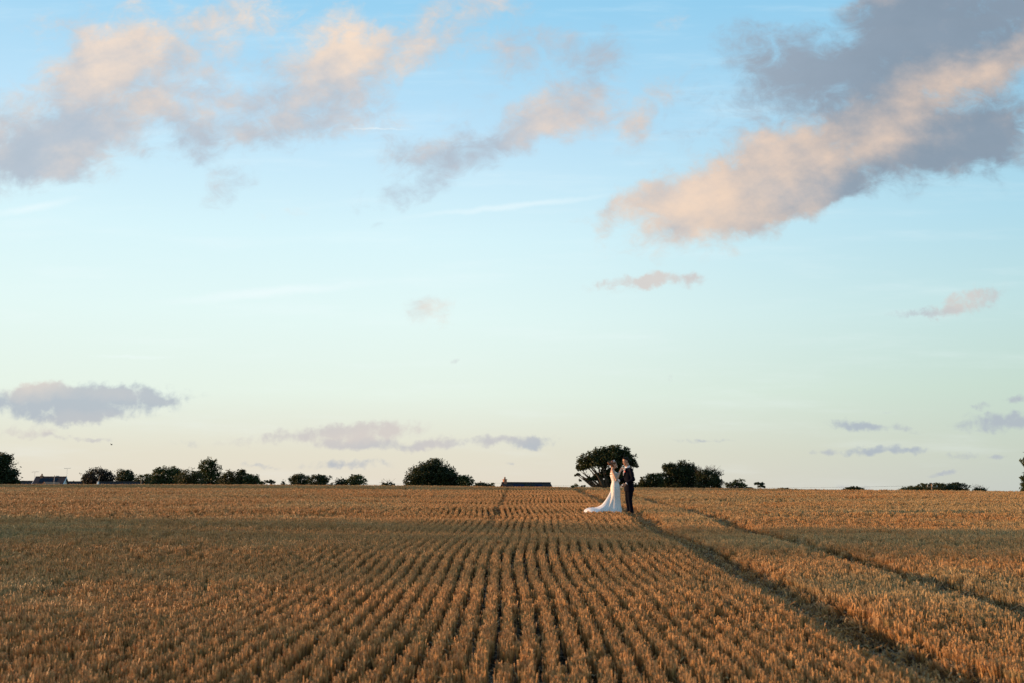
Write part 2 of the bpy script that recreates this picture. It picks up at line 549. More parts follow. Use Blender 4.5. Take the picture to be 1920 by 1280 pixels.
def field_mat():
    m = bpy.data.materials.new('field_soil')
    m.use_nodes = True
    t = NT(m.node_tree)
    p = m.node_tree.nodes['Principled BSDF']
    pos = t.n('ShaderNodeNewGeometry').outputs['Position']
    sp = t.n('ShaderNodeSeparateXYZ'); t.put(sp.inputs[0], pos)
    n1 = t.noise(pos, 1.3, 6, 0.6)
    n2 = t.noise(pos, 38.0, 5, 0.7)
    soil = t.mix(t.smooth(n2, 0.3, 0.75), (0.016, 0.010, 0.005, 1), (0.045, 0.027, 0.012, 1))
    soil = t.mix(t.smooth(n1, 0.4, 0.7), soil, (0.050, 0.033, 0.018, 1))
    # chaff lying on the soil
    vm = t.n('ShaderNodeMapping'); t.put(vm.inputs[0], pos)
    vm.inputs['Rotation'].default_value = (0, 0, 0.7)
    ch = t.noise(vm.outputs[0], 120.0, 3, 0.8)
    soil = t.mix(t.smooth(ch, 0.66, 0.72), soil, (0.16, 0.10, 0.045, 1))
    far = t.noise(pos, 0.02, 4, 0.5)
    farc = t.mix(t.smooth(far, 0.42, 0.58), (0.24, 0.15, 0.06, 1), (0.09, 0.10, 0.035, 1))
    d = t.vmath('LENGTH', pos)
    t.put(p.inputs['Base Color'], t.mix(t.smooth(d, 85, 120), soil, farc))
    p.inputs['Roughness'].default_value = 0.95
    p.inputs['Specular IOR Level'].default_value = 0.1
    b = t.n('ShaderNodeBump'); b.inputs['Strength'].default_value = 0.9; b.inputs['Distance'].default_value = 0.03
    t.put(b.inputs['Height'], n2)
    t.put(p.inputs['Normal'], b.outputs[0])
    return m
M['soil'] = field_mat()

# ================================================================== terrain
SLOPE = 0.0274
KB = 0.0042
CREST = [(0, 908), (320, 908.5), (620, 910), (960, 912), (1130, 914), (1240, 915.3), (1560, 919.5), (1920, 923)]
dd = np.linspace(30, 140, 1500)
def brow_start(px, py):
    u, v = ray(px, py)
    lo, hi = 10.0, 110.0
    for _ in range(40):
        mid = (lo + hi) / 2
        z = SLOPE * dd - CAM_Z + 0.13 - KB * np.maximum(dd - mid, 0) ** 2
        if (z / dd).max() > v: hi = mid
        else: lo = mid
    return u, mid
_b = [brow_start(*c) for c in CREST]
BU = np.array([b[0] for b in _b]); BD = np.array([b[1] for b in _b])


def track_x(y, k):
    """centre of the wheel tracks (k=0: at the couple, k=1: the right one)"""
    y = np.asarray(y, float)
    base = np.interp(y, [0, 9.9, 17.5, 31.5, 50, 90], [2.75, 2.86, 3.09, 3.62, 3.75, 3.9])
    wob = 0.05 * np.sin(y * 0.23)
    return base + wob + (1.95 if k else 0.0)


def H(x, y):
    x = np.asarray(x, float); y = np.asarray(y, float)
    z = SLOPE * y
    th = np.where(y > 5, x / np.maximum(y, 5), 0)
    d0 = np.interp(th, BU, BD)
    near = np.clip((y - 20) / 25, 0, 1)
    z = z - KB * np.maximum(y - d0, 0) ** 2 * near
    und = 0.030 * np.sin(y * 0.42 + 0.10 * x + 1.0) + 0.022 * np.sin(y * 0.83 - 0.21 * x) + 0.03 * np.sin(x * 0.17 + 2 + y * 0.05) \
        + 0.012 * np.sin(y * 1.9 + x * 0.6)
    z = z + und * np.clip((70 - y) / 30, 0.15, 1) * np.clip((y + 5) / 10, 0, 1)
    for k in (0, 1):
        dxk = x - track_x(y, k)
        z = z - 0.05 * np.exp(-(dxk / 0.20) ** 2) * ((y > -20) & (y < 95))
    # level land beyond
    lowest = -1.55
    z = lowest + np.log1p(np.exp(np.clip((z - lowest) * 3, -30, 60))) / 3
    return z


def Hs(x, y):
    return float(H(np.array([x]), np.array([y]))[0])


def spaced(inner, outer, step, far=7000, n=26):
    a = np.arange(inner, outer + 1e-6, step)
    g = outer * (far / outer) ** (np.linspace(0, 1, n)[1:])
    return a, g
xa = np.concatenate([np.arange(-45, 2.2, 0.4), np.arange(2.2, 6.2, 0.08), np.arange(6.2, 45.1, 0.4)])
gx = 45 * (7000 / 45) ** np.linspace(0, 1, 26)[1:]
xs = np.concatenate([-gx[::-1], xa, gx])
ya = np.arange(-12, 125, 0.3)
gy = 125 * (7000 / 125) ** np.linspace(0, 1, 24)[1:]
gyn = 12 * (7000 / 12) ** np.linspace(0, 1, 24)[1:]
ys = np.concatenate([-gyn[::-1], ya, gy])
XX, YY = np.meshgrid(xs, ys)
ZZ = H(XX, YY)
nx, ny = len(xs), len(ys)
idx = np.arange(nx * ny).reshape(ny, nx)
fc = np.stack([idx[:-1, :-1].ravel(), idx[:-1, 1:].ravel(), idx[1:, 1:].ravel(), idx[1:, :-1].ravel()], 1)
g = mesh_obj('field', np.stack([XX.ravel(), YY.ravel(), ZZ.ravel()], 1), fc, M['soil'], smooth=True)
tag(g, 'harvested field of brown soil rising to a low brow', kind='structure')

# ================================================================== stubble
STRAWCOL = bpy.data.collections.new('stubble_sources')      # never linked to the scene


def tuft(name, nst, length, width, hmean, rad, leaves, seed, fallen=0, flat=False):
    r = np.random.default_rng(seed)
    V_, F_, tone, along = [], [], [], []
    ncl = max(2, int(nst / 4))
    cl = [(r.uniform(-length / 2, length / 2), r.uniform(-.5, .5) * width) for _ in range(ncl)]
    for i in range(nst):
        cy_, cx_ = cl[i % ncl]
        bx = cx_ + r.normal(0, 0.007); by = cy_ + r.normal(0, 0.022)
        h = hmean * (r.normal(1, 0.07) + (r.uniform(.1, .28) if r.uniform() < 0.05 else 0))
        lean = np.array([(bx) * 0.7 + r.normal(0, 0.05), r.normal(0, 0.09)])
        if flat: lean = np.array([r.normal(0, 2.2), r.normal(0.8, 2.4)]); h *= 0.18
        ra = rad * r.uniform(0.75, 1.3)
        a0 = r.uniform(0, 6.28)
        b = len(V_)
        for (zz, k) in ((-0.02, 1.0), (h, 0.9)):
            for q in range(3):
                w = a0 + q * 2.094
                V_.append((bx + lean[0] * max(zz, 0) + ra * k * math.cos(w), by + lean[1] * max(zz, 0) + ra * k * math.sin(w), zz))
        tn = float(np.clip(r.normal(0.5, 0.28), 0, 1))
        for q in range(3):
            q2 = (q + 1) % 3
            F_.append((b + q, b + q2, b + 3 + q2, b + 3 + q))
        F_.append((b + 3, b + 4, b + 5))
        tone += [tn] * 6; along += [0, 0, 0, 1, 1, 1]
    for i in range(leaves):                                  # torn leaf sheaths
        cy_, cx_ = cl[i % ncl]
        bx = cx_ + r.normal(0, 0.012); by = cy_ + r.normal(0, 0.014)
        z0 = hmean * r.uniform(0.15, 0.75)
        a = r.uniform(0, 6.28); L = r.uniform(0.02, 0.055)
        d = np.array([math.cos(a), math.sin(a)]); w = rad * r.uniform(0.9, 1.6); s = np.array([-d[1], d[0]]) * w
        b = len(V_)
        zs = [z0, z0 + L * 0.45, z0 + L * r.uniform(-0.1, 0.8)]
        ds = [0, L * 0.35, L * 0.8]
        for zz, q in zip(zs, ds):
            c = np.array([bx, by]) + d * q
            V_.append((c[0] - s[0], c[1] - s[1], zz)); V_.append((c[0] + s[0], c[1] + s[1], zz))
        F_.append((b, b + 1, b + 3, b + 2)); F_.append((b + 2, b + 3, b + 5, b + 4))
        tn = float(np.clip(r.normal(0.6, 0.3), 0, 1))
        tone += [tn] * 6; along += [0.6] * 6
    for i in range(fallen):                                  # loose straw on the ground
        c = np.array([r.uniform(-0.09, 0.09), r.uniform(-length, length)])
        a = r.uniform(0, 6.28); L = r.uniform(0.03, 0.11)
        d = np.array([math.cos(a), math.sin(a)]) * L; s = np.array([-math.sin(a), math.cos(a)]) * rad * 1.2
        z0, z1 = r.uniform(0.004, 0.03), r.uniform(0.004, 0.05)
        b = len(V_)
        V_ += [(c[0] - d[0] - s[0], c[1] - d[1] - s[1], z0), (c[0] - d[0] + s[0], c[1] - d[1] + s[1], z0),
               (c[0] + d[0] + s[0], c[1] + d[1] + s[1], z1), (c[0] + d[0] - s[0], c[1] + d[1] - s[1], z1)]
        F_.append((b, b + 1, b + 2, b + 3))
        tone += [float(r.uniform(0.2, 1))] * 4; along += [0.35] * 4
    o = mesh_obj(name, V_, F_, M['straw'], link=False)
    me = o.data
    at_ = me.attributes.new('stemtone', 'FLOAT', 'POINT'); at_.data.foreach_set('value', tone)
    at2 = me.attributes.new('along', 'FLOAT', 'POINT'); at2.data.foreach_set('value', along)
    return o


def stuff_instances(name, pts, rot, scl, tone, sources, label, cat):
    col = bpy.data.collections.new(name + '_sources')
    for s in sources: col.objects.link(s)
    me = bpy.data.meshes.new(name)
    me.vertices.add(len(pts)); me.vertices.foreach_set('co', np.asarray(pts, np.float32).ravel())
    a = me.attributes.new('rot', 'FLOAT_VECTOR', 'POINT'); a.data.foreach_set('vector', np.asarray(rot, np.float32).ravel())
    a = me.attributes.new('scl', 'FLOAT_VECTOR', 'POINT'); a.data.foreach_set('vector', np.asarray(scl, np.float32).ravel())
    a = me.attributes.new('tone', 'FLOAT', 'POINT'); a.data.foreach_set('value', np.asarray(tone, np.float32))
    a = me.attributes.new('pick', 'FLOAT', 'POINT'); a.data.foreach_set('value', rng.uniform(0, 1, len(pts)).astype(np.float32))
    a = me.attributes.new('src', 'INT', 'POINT'); a.data.foreach_set('value', rng.integers(0, len(sources), len(pts)).astype(np.int32))
    me.materials.append(M['straw'])
    o = bpy.data.objects.new(name, me); COL.objects.link(o)
    ng = bpy.data.node_groups.new(name + '_nodes', 'GeometryNodeTree')
    ng.interface.new_socket('Geometry', in_out='INPUT', socket_type='NodeSocketGeometry')
    ng.interface.new_socket('Geometry', in_out='OUTPUT', socket_type='NodeSocketGeometry')
    N = ng.nodes; L = ng.links
    gi = N.new('NodeGroupInput'); go = N.new('NodeGroupOutput')
    ci = N.new('GeometryNodeCollectionInfo'); ci.inputs['Collection'].default_value = col
    ci.inputs['Separate Children'].default_value = True; ci.inputs['Reset Children'].default_value = True
    iop = N.new('GeometryNodeInstanceOnPoints'); iop.inputs['Pick Instance'].default_value = True
    def attr(nm, ty):
        n = N.new('GeometryNodeInputNamedAttribute'); n.data_type = ty; n.inputs['Name'].default_value = nm
        return n.outputs['Attribute']
    e2r = N.new('FunctionNodeEulerToRotation')
    L.new(attr('rot', 'FLOAT_VECTOR'), e2r.inputs[0])
    m2p = N.new('GeometryNodeMeshToPoints')
    L.new(gi.outputs[0], m2p.inputs[0])
    L.new(m2p.outputs[0], iop.inputs['Points'])
    L.new(ci.outputs[0], iop.inputs['Instance'])
    L.new(attr('src', 'INT'), iop.inputs['Instance Index'])
    L.new(e2r.outputs[0], iop.inputs['Rotation'])
    L.new(attr('scl', 'FLOAT_VECTOR'), iop.inputs['Scale'])
    L.new(iop.outputs[0], go.inputs[0])
    md = o.modifiers.new('instances', 'NODES'); md.node_group = ng
    tag(o, label, cat, kind='stuff')
    return o


def vnoise(x, y, s, seed):
    """cheap smooth value noise"""
    r = np.random.default_rng(seed)
    T = r.uniform(0, 1, (256, 256))
    X = x / s + 1000.3; Y = y / s + 1000.7
    xi = np.floor(X).astype(int); yi = np.floor(Y).astype(int)
    fx = X - xi; fy = Y - yi
    fx = fx * fx * (3 - 2 * fx); fy = fy * fy * (3 - 2 * fy)
    g = lambda a, b: T[a % 256, b % 256]
    return (g(xi, yi) * (1 - fx) + g(xi + 1, yi) * fx) * (1 - fy) + (g(xi, yi + 1) * (1 - fx) + g(xi + 1, yi + 1) * fx) * fy


BRIDE = (3.115, 30.2); GROOM = (3.565, 30.8)
ROW = 0.167


def rows(y0, y1, step, margin):
    """points along the drilled rows between two distances"""
    Xs, Ys, off = [], [], []
    xm = 0.56 * y1 + margin
    n = int(xm / ROW)
    yy = np.arange(y0, y1, step)
    for i in range(-n, n + 1):
        x0 = i * ROW
        sel = yy[np.abs(x0 + 0.013 * yy) < 0.56 * yy + margin]
        if len(sel) == 0: continue
        y = sel + rng.uniform(-step / 2, step / 2, len(sel))
        Xs.append(np.full(len(sel), x0)); Ys.append(y)
    x = np.concatenate(Xs); y = np.concatenate(Ys)
    sway = 0.07 * np.sin(y * 0.30 + 0.4) + 0.045 * np.sin(y * 0.71 + 1.3) + 0.06 * (vnoise(x * 0.15, y, 2.2, 5) - 0.5)
    wx = x + 0.013 * y + sway * np.clip((y - 3) / 12, 0.4, 1)
    # rows are untidier away from the middle bout
    mess = np.clip((np.abs(x - 0.3) - 2.2) / 4, 0, 1)
    mess = np.clip(mess + 0.12 * np.clip((11 - y) / 4, 0, 1) + 0.35 * np.clip((vnoise(x, y, 1.3, 41) - .62) * 4, 0, 1), 0, 1)
    wx = wx + rng.normal(0, 1, len(x)) * (0.006 + 0.046 * mess) + 0.04 * mess * (vnoise(x, y, 0.8, 8) - .5)
    # drop everything past the right tramline into a looser stand
    right = wx > track_x(y, 0) + 0.15
    wx = wx + np.where(right, rng.normal(0, 0.035, len(x)), 0)
    return wx, y, mess


def make_stubble(name, y0, y1, step, margin, sources, label, cat):
    x, y, mess = rows(y0, y1, step, margin)
    keep = np.ones(len(x), bool)
    # wheel tracks: stubble pressed flat
    t0 = np.exp(-((x - track_x(y, 0)) / 0.27) ** 4) * (0.48 + 0.42 * vnoise(x, y, 0.5, 51))
    t1 = np.exp(-((x - track_x(y, 1)) / 0.24) ** 4) * (0.42 + 0.40 * vnoise(x, y, 0.6, 52))
    lane = np.interp(y, [18, 24, 45, 75], [-0.55, -0.50, -0.33, -0.15])
    t2 = np.exp(-((x - lane) / 0.09) ** 4) * np.clip((y - 20) / 8, 0, 1) * (0.35 + 0.4 * vnoise(x * 0, y, 3.0, 77))
    press = np.maximum(np.maximum(t0, t1), t2)
    keep &= rng.uniform(0, 1, len(x)) > press * 0.6
    # trodden under the gown and its train, and around the shoes
    e1 = ((x - (BRIDE[0] - 0.15)) / 0.42) ** 2 + ((y - BRIDE[1]) / 0.32) ** 2
    e3 = ((x - GROOM[0]) / 0.22) ** 2 + ((y - GROOM[1]) / 0.24) ** 2
    keep &= (e1 > 1) & (e3 > 1)
    gaps = vnoise(x, y * 0.5, 0.35, 3)
    keep &= ~((gaps < 0.12) & (rng.uniform(0, 1, len(x)) < 0.4))
    x, y, press, mess = x[keep], y[keep], press[keep], mess[keep]
    z = H(x, y)
    big = vnoise(x * 0.5, y, 2.6, 21); mid = vnoise(x, y, 1.1, 22)
    hs = 0.84 + 0.16 * mid + 0.14 * big + rng.normal(0, 0.022, len(x))
    hs *= (1 - 0.62 * press)
    train = np.exp(-(((x - (BRIDE[0] - 0.72)) / 0.45) ** 2 + ((y - BRIDE[1]) / 0.40) ** 2) ** 3)
    hs *= (1 - 0.45 * train)
    hs *= 1 + rng.normal(0, 1, len(x)) * 0.10 * mess
    hs = np.clip(hs, 0.12, 1.5)
    rz = rng.normal(0, 0.25, len(x)) + rng.integers(0, 2, len(x)) * math.pi
    tilt = 0.035 + 0.13 * mess + 0.9 * press
    rot = np.stack([rng.normal(0, 1, len(x)) * tilt, rng.normal(0, 1, len(x)) * tilt, rz], 1)
    ww = rng.uniform(0.85, 1.25, len(x))
    scl = np.stack([ww * (1 + 0.35 * mess), ww, hs], 1)
    side_ = np.clip((np.abs(x - 0.3) - 1.5) / 3, 0.25, 1)
    tone = 0.85 * side_ * np.clip((0.6 * vnoise(x * 0.6, y, 2.6, 31) + 0.4 * vnoise(x, y, 0.9, 34) - 0.42) * 3.5, 0, 1) + 0.65 * np.clip((x - track_x(y, 0)) * 2, 0, 1) * np.clip(vnoise(x * .7, y, 1.8, 33) * 1.6 - .3, 0, 1) * np.clip((y - 6) / 8, 0.15, 1) \
        - 0.25 * press + rng.normal(0.06, 0.06, len(x))
    tone = np.clip(tone, 0, 1)
    return stuff_instances(name, np.stack([x, y, z], 1), rot, scl, tone, sources, label, cat)


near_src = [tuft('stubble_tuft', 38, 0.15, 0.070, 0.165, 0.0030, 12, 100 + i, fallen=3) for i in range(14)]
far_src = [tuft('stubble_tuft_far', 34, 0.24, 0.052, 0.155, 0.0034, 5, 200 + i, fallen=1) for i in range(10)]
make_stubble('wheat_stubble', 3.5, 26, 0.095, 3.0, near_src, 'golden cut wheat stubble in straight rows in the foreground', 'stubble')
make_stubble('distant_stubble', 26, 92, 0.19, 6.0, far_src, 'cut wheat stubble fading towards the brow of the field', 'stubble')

# loose straw in the wheel tracks and between the rows
flat_src = [tuft('straw_litter_piece', 14, 0.16, 0.14, 0.16, 0.0032, 6, 300 + i, fallen=18, flat=True) for i in range(6)]
lx, ly = [], []
for k in (0, 1):
    y = rng.uniform(3.5, 75, 3000); x = track_x(y, k) + rng.normal(0, 0.19, 3000)
    lx.append(x); ly.append(y)
y = rng.uniform(3.5, 30, 700) ; x = rng.uniform(-0.6, 0.6, 700) * (y + 3)
lx.append(x); ly.append(y)
lx = np.concatenate(lx); ly = np.concatenate(ly)
n = len(lx)
stuff_instances('straw_litter', np.stack([lx, ly, H(lx, ly) + 0.004], 1),
                np.stack([rng.normal(0, .1, n), rng.normal(0, .1, n), rng.uniform(0, 6.28, n)], 1),
                np.stack([rng.uniform(.7, 1.2, n)] * 3, 1), np.clip(rng.normal(0.3, 0.3, n), 0, 1), flat_src,
                'loose broken straw lying in the wheel tracks', 'straw')

# ================================================================== trees
def leaves_at(C_, size, r, elong=1.5):
    """one folded leaf-spray quad at every centre"""
    n = len(C_)
    a = r.normal(0, 1, (n, 3)); a /= np.linalg.norm(a, axis=1)[:, None]
    b = r.normal(0, 1, (n, 3)); b = np.cross(a, b); b /= np.linalg.norm(b, axis=1)[:, None]
    s = size * r.uniform(0.6, 1.4, n)[:, None]
    v = np.stack([C_ - a * s * elong * 0.5, C_ + b * s * 0.42, C_ + a * s * elong * 0.5, C_ - b * s * 0.42], 1).reshape(-1, 3)
    f = np.arange(n * 4).reshape(n, 4)
    return v, f


def make_tree(name, label, cat, D, lobes, root_px, leafm, seed, nleaf=5000, leaf=0.16, clump=0.10, twigs=0, group=None,
              trunk_r=0.22, fill=0.55, bare=0.0, open_=False):
    """lobes are ellipses (px, py, rx, ry) of the photograph turned into ellipsoids of true size at distance D"""
    r = np.random.default_rng(seed)
    if not open_:                          # foliage down to the ground, hidden by the brow
        lobes = lobes + [(q[0], 924, q[2] * 1.08, 928 - q[1]) for q in lobes if q[1] + q[3] > 893 and q[3] > 3.5]
        nleaf = int(nleaf * 3.0 + 700); leaf *= 0.82
    ppm = FPX / D
    base = at(root_px, 900, D); bz = Hs(base.x, D)
    base = Vector((base.x, D, bz))
    root = empty(name, base)
    L3 = []
    for (px, py, rx, ry) in lobes:
        c = at(px, py, D) - base
        ax, az = rx / ppm, ry / ppm
        L3.append((c, ax, (ax * 0.85 if ax < 3 * az else az * 2.0), az))
    vol = np.array([a * b * c for (_, a, b, c) in L3]) ** 0.7
    vol /= vol.sum()
    allc = []
    for (c, a, b, cc), w in zip(L3, vol):
        nl = max(60, int(nleaf * w))
        ncl = max(6, nl // 26)
        dirn = r.normal(0, 1, (ncl, 3)); dirn /= np.linalg.norm(dirn, axis=1)[:, None]
        if open_: dirn[:, 2] = np.where(dirn[:, 2] < -0.35, -dirn[:, 2] * 0.6, dirn[:, 2])
        rad = r.uniform(fill, 0.97, ncl) ** 0.8
        bump = 1 + 0.10 * np.sin(dirn[:, 0] * 5 + seed) + 0.08 * np.sin(dirn[:, 2] * 7 + seed * 2)
        # push depth position about, so lobes do not sit on one sheet
        oy = r.uniform(-0.25, 0.25) * b
        cen = np.array([c.x, c.y + oy, c.z]) + dirn * (rad * bump)[:, None] * np.array([a, b, cc])
        k = nl // ncl
        cs = clump * (a + cc) * r.uniform(0.6, 1.5, ncl)
        pts = np.repeat(cen, k, 0) + np.clip(r.normal(0, 1, (ncl * k, 3)), -1.7, 1.7) * np.repeat(cs, k)[:, None] * np.array([1, 1, 0.75])
        allc.append(pts)
    P = np.concatenate(allc)
    P = P[P[:, 2] > 0.1]
    v, f = leaves_at(P, leaf, r)
    mesh_obj('crown', v, f, leafm, root)
    # trunk and limbs
    mb = MB()
    ctop = L3[0][0]
    fork = Vector((ctop.x * 0.25, 0, max(0.6, min(L3[0][0].z * 0.45, 2.6))))
    mb.tube([(0, 0, -0.3), (0.04, 0, 0.15), (fork.x * 0.5, 0.02, fork.z * 0.6), fork], [trunk_r * 1.5, trunk_r * 1.1, trunk_r * 0.9, trunk_r * 0.75], 9)
    for (c, a, b, cc) in L3:
        for q in range(4):
            e = c + Vector((r.uniform(-.75, .75) * a, r.uniform(-.7, .7) * b, r.uniform(-.5, .75) * cc))
            m1 = fork.lerp(e, 0.45) + Vector((r.normal(0, .12), r.normal(0, .12), 0.10 * a))
            m2 = fork.lerp(e, 0.75) + Vector((r.normal(0, .14), r.normal(0, .12), 0.06 * a))
            mb.tube([fork - Vector((0, 0, .1)), m1, m2, e], [trunk_r * .5, trunk_r * .28, trunk_r * .15, trunk_r * .05], 5)
            for s in range(2 + twigs):
                st = m1.lerp(e, r.uniform(0.2, 0.9))
                en = st + Vector((r.normal(0, .5) * a * .5, r.normal(0, .5) * a * .5, r.uniform(-.1, .6) * cc * .7))
                mb.tube([st, st.lerp(en, .5) + Vector((0, 0, .05)), en], [trunk_r * .12, trunk_r * .07, trunk_r * .025], 4)
    if bare:                                                  # bare twigs standing out of the crown
        c, a, b, cc = L3[0]
        for q in range(int(bare)):
            w = r.uniform(0.35, 2.5)
            st = c + Vector((math.cos(w) * a * .5, r.uniform(-.5, .5) * b, math.sin(w) * cc * .55))
            en = c + Vector((math.cos(w) * a * r.uniform(1.05, 1.35), r.uniform(-.6, .6) * b, math.sin(w) * cc * r.uniform(1.0, 1.35)))
            mid = st.lerp(en, .6) + Vector((r.normal(0, .1), 0, r.normal(0, .1)))
            mb.tube([st, mid, en], [0.05, 0.035, 0.012], 4)
            for s in range(4):
                e2 = mid.lerp(en, r.uniform(0, .9))
                mb.tube([e2, e2 + Vector((r.normal(0, .4), r.normal(0, .3), r.uniform(.1, .7)))], [0.022, 0.008], 3)
    mb.build('trunk', M['bark'], root, True)
    tag(root, label, cat, group)
    return root


LINE = 'trees along the left of the skyline'
T = make_tree
T('oak_tree', 'broad spreading oak standing alone directly behind the couple', 'tree', 120,
  [(1140, 862, 40, 24), (1162, 853, 28, 18), (1112, 868, 32, 21), (1170, 866, 24, 19), (1095, 876, 17, 13), (1143, 849, 26, 14), (1104, 898, 17, 5), (1085, 890, 7, 5),
   (1128, 893, 20, 7), (1150, 888, 26, 15), (1160, 900, 26, 13), (1184, 872, 12, 12), (1178, 884, 12, 8)], 1143, M['leaf_oak'], 1, 26000, 0.16, 0.065, 2, trunk_r=0.40, fill=0.2, open_=True)
T('tree', 'tall dark tree cut by the left edge of the photo', 'tree', 118, [(-4, 880, 28, 32), (18, 892, 16, 16), (6, 862, 16, 14), (30, 903, 8, 6)], -5, M['leaf_dark'], 2, 7000, 0.19, 0.09, trunk_r=.4, fill=.4)
T('tree', 'dark copper leaved tree right of the low house roof', 'tree', 150, [(183, 893, 26, 16), (166, 899, 13, 10), (203, 896, 12, 12)], 184, M['leaf_copper'], 3, 5000, 0.19, 0.08, group=None, fill=.5)
T('tree', 'dark pointed evergreen between the copper tree and rounded shrub', 'tree', 160, [(233, 895, 18, 14), (241, 889, 8, 9), (226, 892, 8, 9)], 233, M['leaf_dark'], 4, 3600, 0.17, 0.07)
T('shrub', 'low rounded green shrub right of the dark evergreen', 'shrub', 165, [(268, 899, 17, 12), (280, 897, 10, 10)], 268, M['leaf_mid'], 5, 2600, 0.16, 0.07)
T('tree', 'bushy green tree with ragged top left of the tallest tree', 'tree', 150, [(312, 892, 28, 17), (297, 886, 13, 11), (326, 884, 15, 8)], 312, M['leaf_mid'], 6, 5200, 0.18, 0.07)
T('shrub', 'olive tinted shrub at the foot of the tallest skyline tree', 'shrub', 145, [(352, 896, 22, 16), (367, 892, 14, 12)], 352, M['leaf_olive'], 7, 3400, 0.16, 0.07)
T('tree', 'tall airy tree rising highest in the left tree line', 'tree', 158, [(391, 877, 23, 19), (378, 888, 12, 12), (404, 892, 13, 12), (398, 868, 11, 9)], 391, M['leaf_mid'], 8, 4200, 0.19, 0.06, 3, trunk_r=.3, fill=.3)
T('shrub', 'brownish shrub right of the tallest skyline tree', 'shrub', 140, [(430, 895, 17, 14), (438, 890, 12, 9), (418, 900, 12, 9)], 430, M['leaf_olive'], 9, 3200, 0.15, 0.07)
T('tree', 'small black pointed tree behind the brownish shrub', 'tree', 143, [(452, 892, 9, 14), (454, 886, 6, 9)], 452, M['leaf_dark'], 10, 1800, 0.16, 0.07)
T('shrub', 'sloping green shrub at the right end of the dense left hedge', 'shrub', 140, [(472, 898, 17, 10), (465, 893, 8, 7)], 472, M['leaf_mid'], 11, 2200, 0.15, 0.07)
T('shrub', 'thin see-through shrub just past the dense left hedge', 'shrub', 138, [(499, 904, 11, 7), (510, 903, 9, 7)], 504, M['leaf_dark'], 12, 700, 0.14, 0.05, 2, fill=.2, open_=True)
T('shrub', 'tiny lone shrub in the gap of the skyline', 'shrub', 138, [(530, 905, 5, 4)], 530, M['leaf_dark'], 13, 220, 0.13, 0.06)
T('tree', 'low spreading dark tree, left of a touching pair', 'tree', 150, [(563, 900, 22, 11), (556, 895, 11, 6)], 563, M['leaf_dark'], 14, 3200, 0.16, 0.07)
T('tree', 'low spreading dark tree, right of a touching pair', 'tree', 146, [(596, 899, 22, 10), (602, 895, 12, 6)], 596, M['leaf_dark'], 15, 3200, 0.16, 0.07)
T('shrub', 'dark low shrub against the pale leafy bush', 'shrub', 150, [(641, 903, 14, 6)], 641, M['leaf_dark'], 16, 1300, 0.15, 0.07)
T('shrub', 'pale green leafy bush with feathery top', 'shrub', 148, [(668, 899, 19, 10), (664, 894, 10, 5)], 668, M['leaf_pale'], 17, 2300, 0.16, 0.07)
T('shrub', 'small dark shrub alone left of the great dome tree', 'shrub', 140, [(727, 908, 14, 5)], 727, M['leaf_dark'], 18, 900, 0.13, 0.06, bare=3)
T('tree', 'great dome shaped dark tree left of the farmhouse', 'tree', 128, [(812, 888, 40, 25), (790, 894, 30, 20), (838, 893, 26, 18), (812, 876, 24, 14), (776, 902, 17, 12), (856, 902, 12, 10)], 812, M['leaf_dark'], 19, 15000, 0.18, 0.07, trunk_r=.45, fill=.4)
T('shrub', 'lighter green bush leaning on the dome tree', 'shrub', 126, [(874, 901, 15, 10), (868, 896, 9, 6)], 874, M['leaf_mid'], 20, 2200, 0.15, 0.07)
T('shrub', 'low trimmed shrub between the dome tree and farmhouse', 'shrub', 130, [(905, 909, 17, 5)], 905, M['leaf_dark'], 21, 1300, 0.13, 0.06)
T('shrub', 'low green shrub under the left side of the oak', 'shrub', 112, [(1086, 912, 14, 4), (1080, 914, 14, 4)], 1084, M['leaf_pale'], 22, 900, 0.13, 0.06)
T('shrub', 'small dark shrub directly behind the groom', 'shrub', 122, [(1188, 909, 6, 6), (1194, 913, 5, 4)], 1188, M['leaf_dark'], 23, 700, 0.13, 0.06)
T('tree', 'ragged dark tree at the left foot of the big thicket', 'tree', 130, [(1214, 902, 14, 12), (1228, 898, 16, 12), (1204, 908, 8, 6)], 1218, M['leaf_oak'], 24, 4200, 0.16, 0.07)
T('tree', 'high rounded dark tree crowning the thicket right of the couple', 'tree', 134, [(1272, 886, 28, 20), (1256, 877, 14, 10), (1290, 880, 22, 12), (1246, 898, 16, 14), (1300, 896, 16, 16)], 1272, M['leaf_dark'], 25, 9500, 0.17, 0.07, trunk_r=.4, fill=.4)
T('tree', 'sloping tree with bare twigs on the right of the thicket', 'tree', 130, [(1328, 896, 24, 14), (1318, 888, 14, 9), (1346, 904, 12, 9)], 1326, M['leaf_dark'], 26, 4600, 0.15, 0.07, 3, bare=34, fill=.45)
T('tree', 'grey feathery tree right of the thicket', 'tree', 138, [(1372, 906, 13, 8), (1388, 905, 13, 9)], 1378, M['leaf_mid'], 27, 1700, 0.13, 0.06, 4, fill=.2)
T('shrub', 'tiny shrub at the foot of the grey feathery tree', 'shrub', 125, [(1404, 915, 7, 3)], 1404, M['leaf_dark'], 28, 300, 0.12, 0.06)
T('tree', 'small umbrella shaped tree alone on the skyline', 'tree', 136, [(1425, 907, 11, 4), (1427, 912, 9, 4)], 1425, M['leaf_dark'], 29, 900, 0.13, 0.06, 1, trunk_r=.12, open_=True)
T('shrub', 'flat dark scrub low on the brow, right of the umbrella tree', 'shrub', 120, [(1461, 917, 7, 2.5), (1467, 916, 3, 3)], 1461, M['leaf_dark'], 30, 260, 0.12, 0.06)
T('shrub', 'last scrap of scrub before the wide empty skyline', 'shrub', 120, [(1475, 917, 5, 3)], 1475, M['leaf_dark'], 31, 180, 0.12, 0.06, 2)
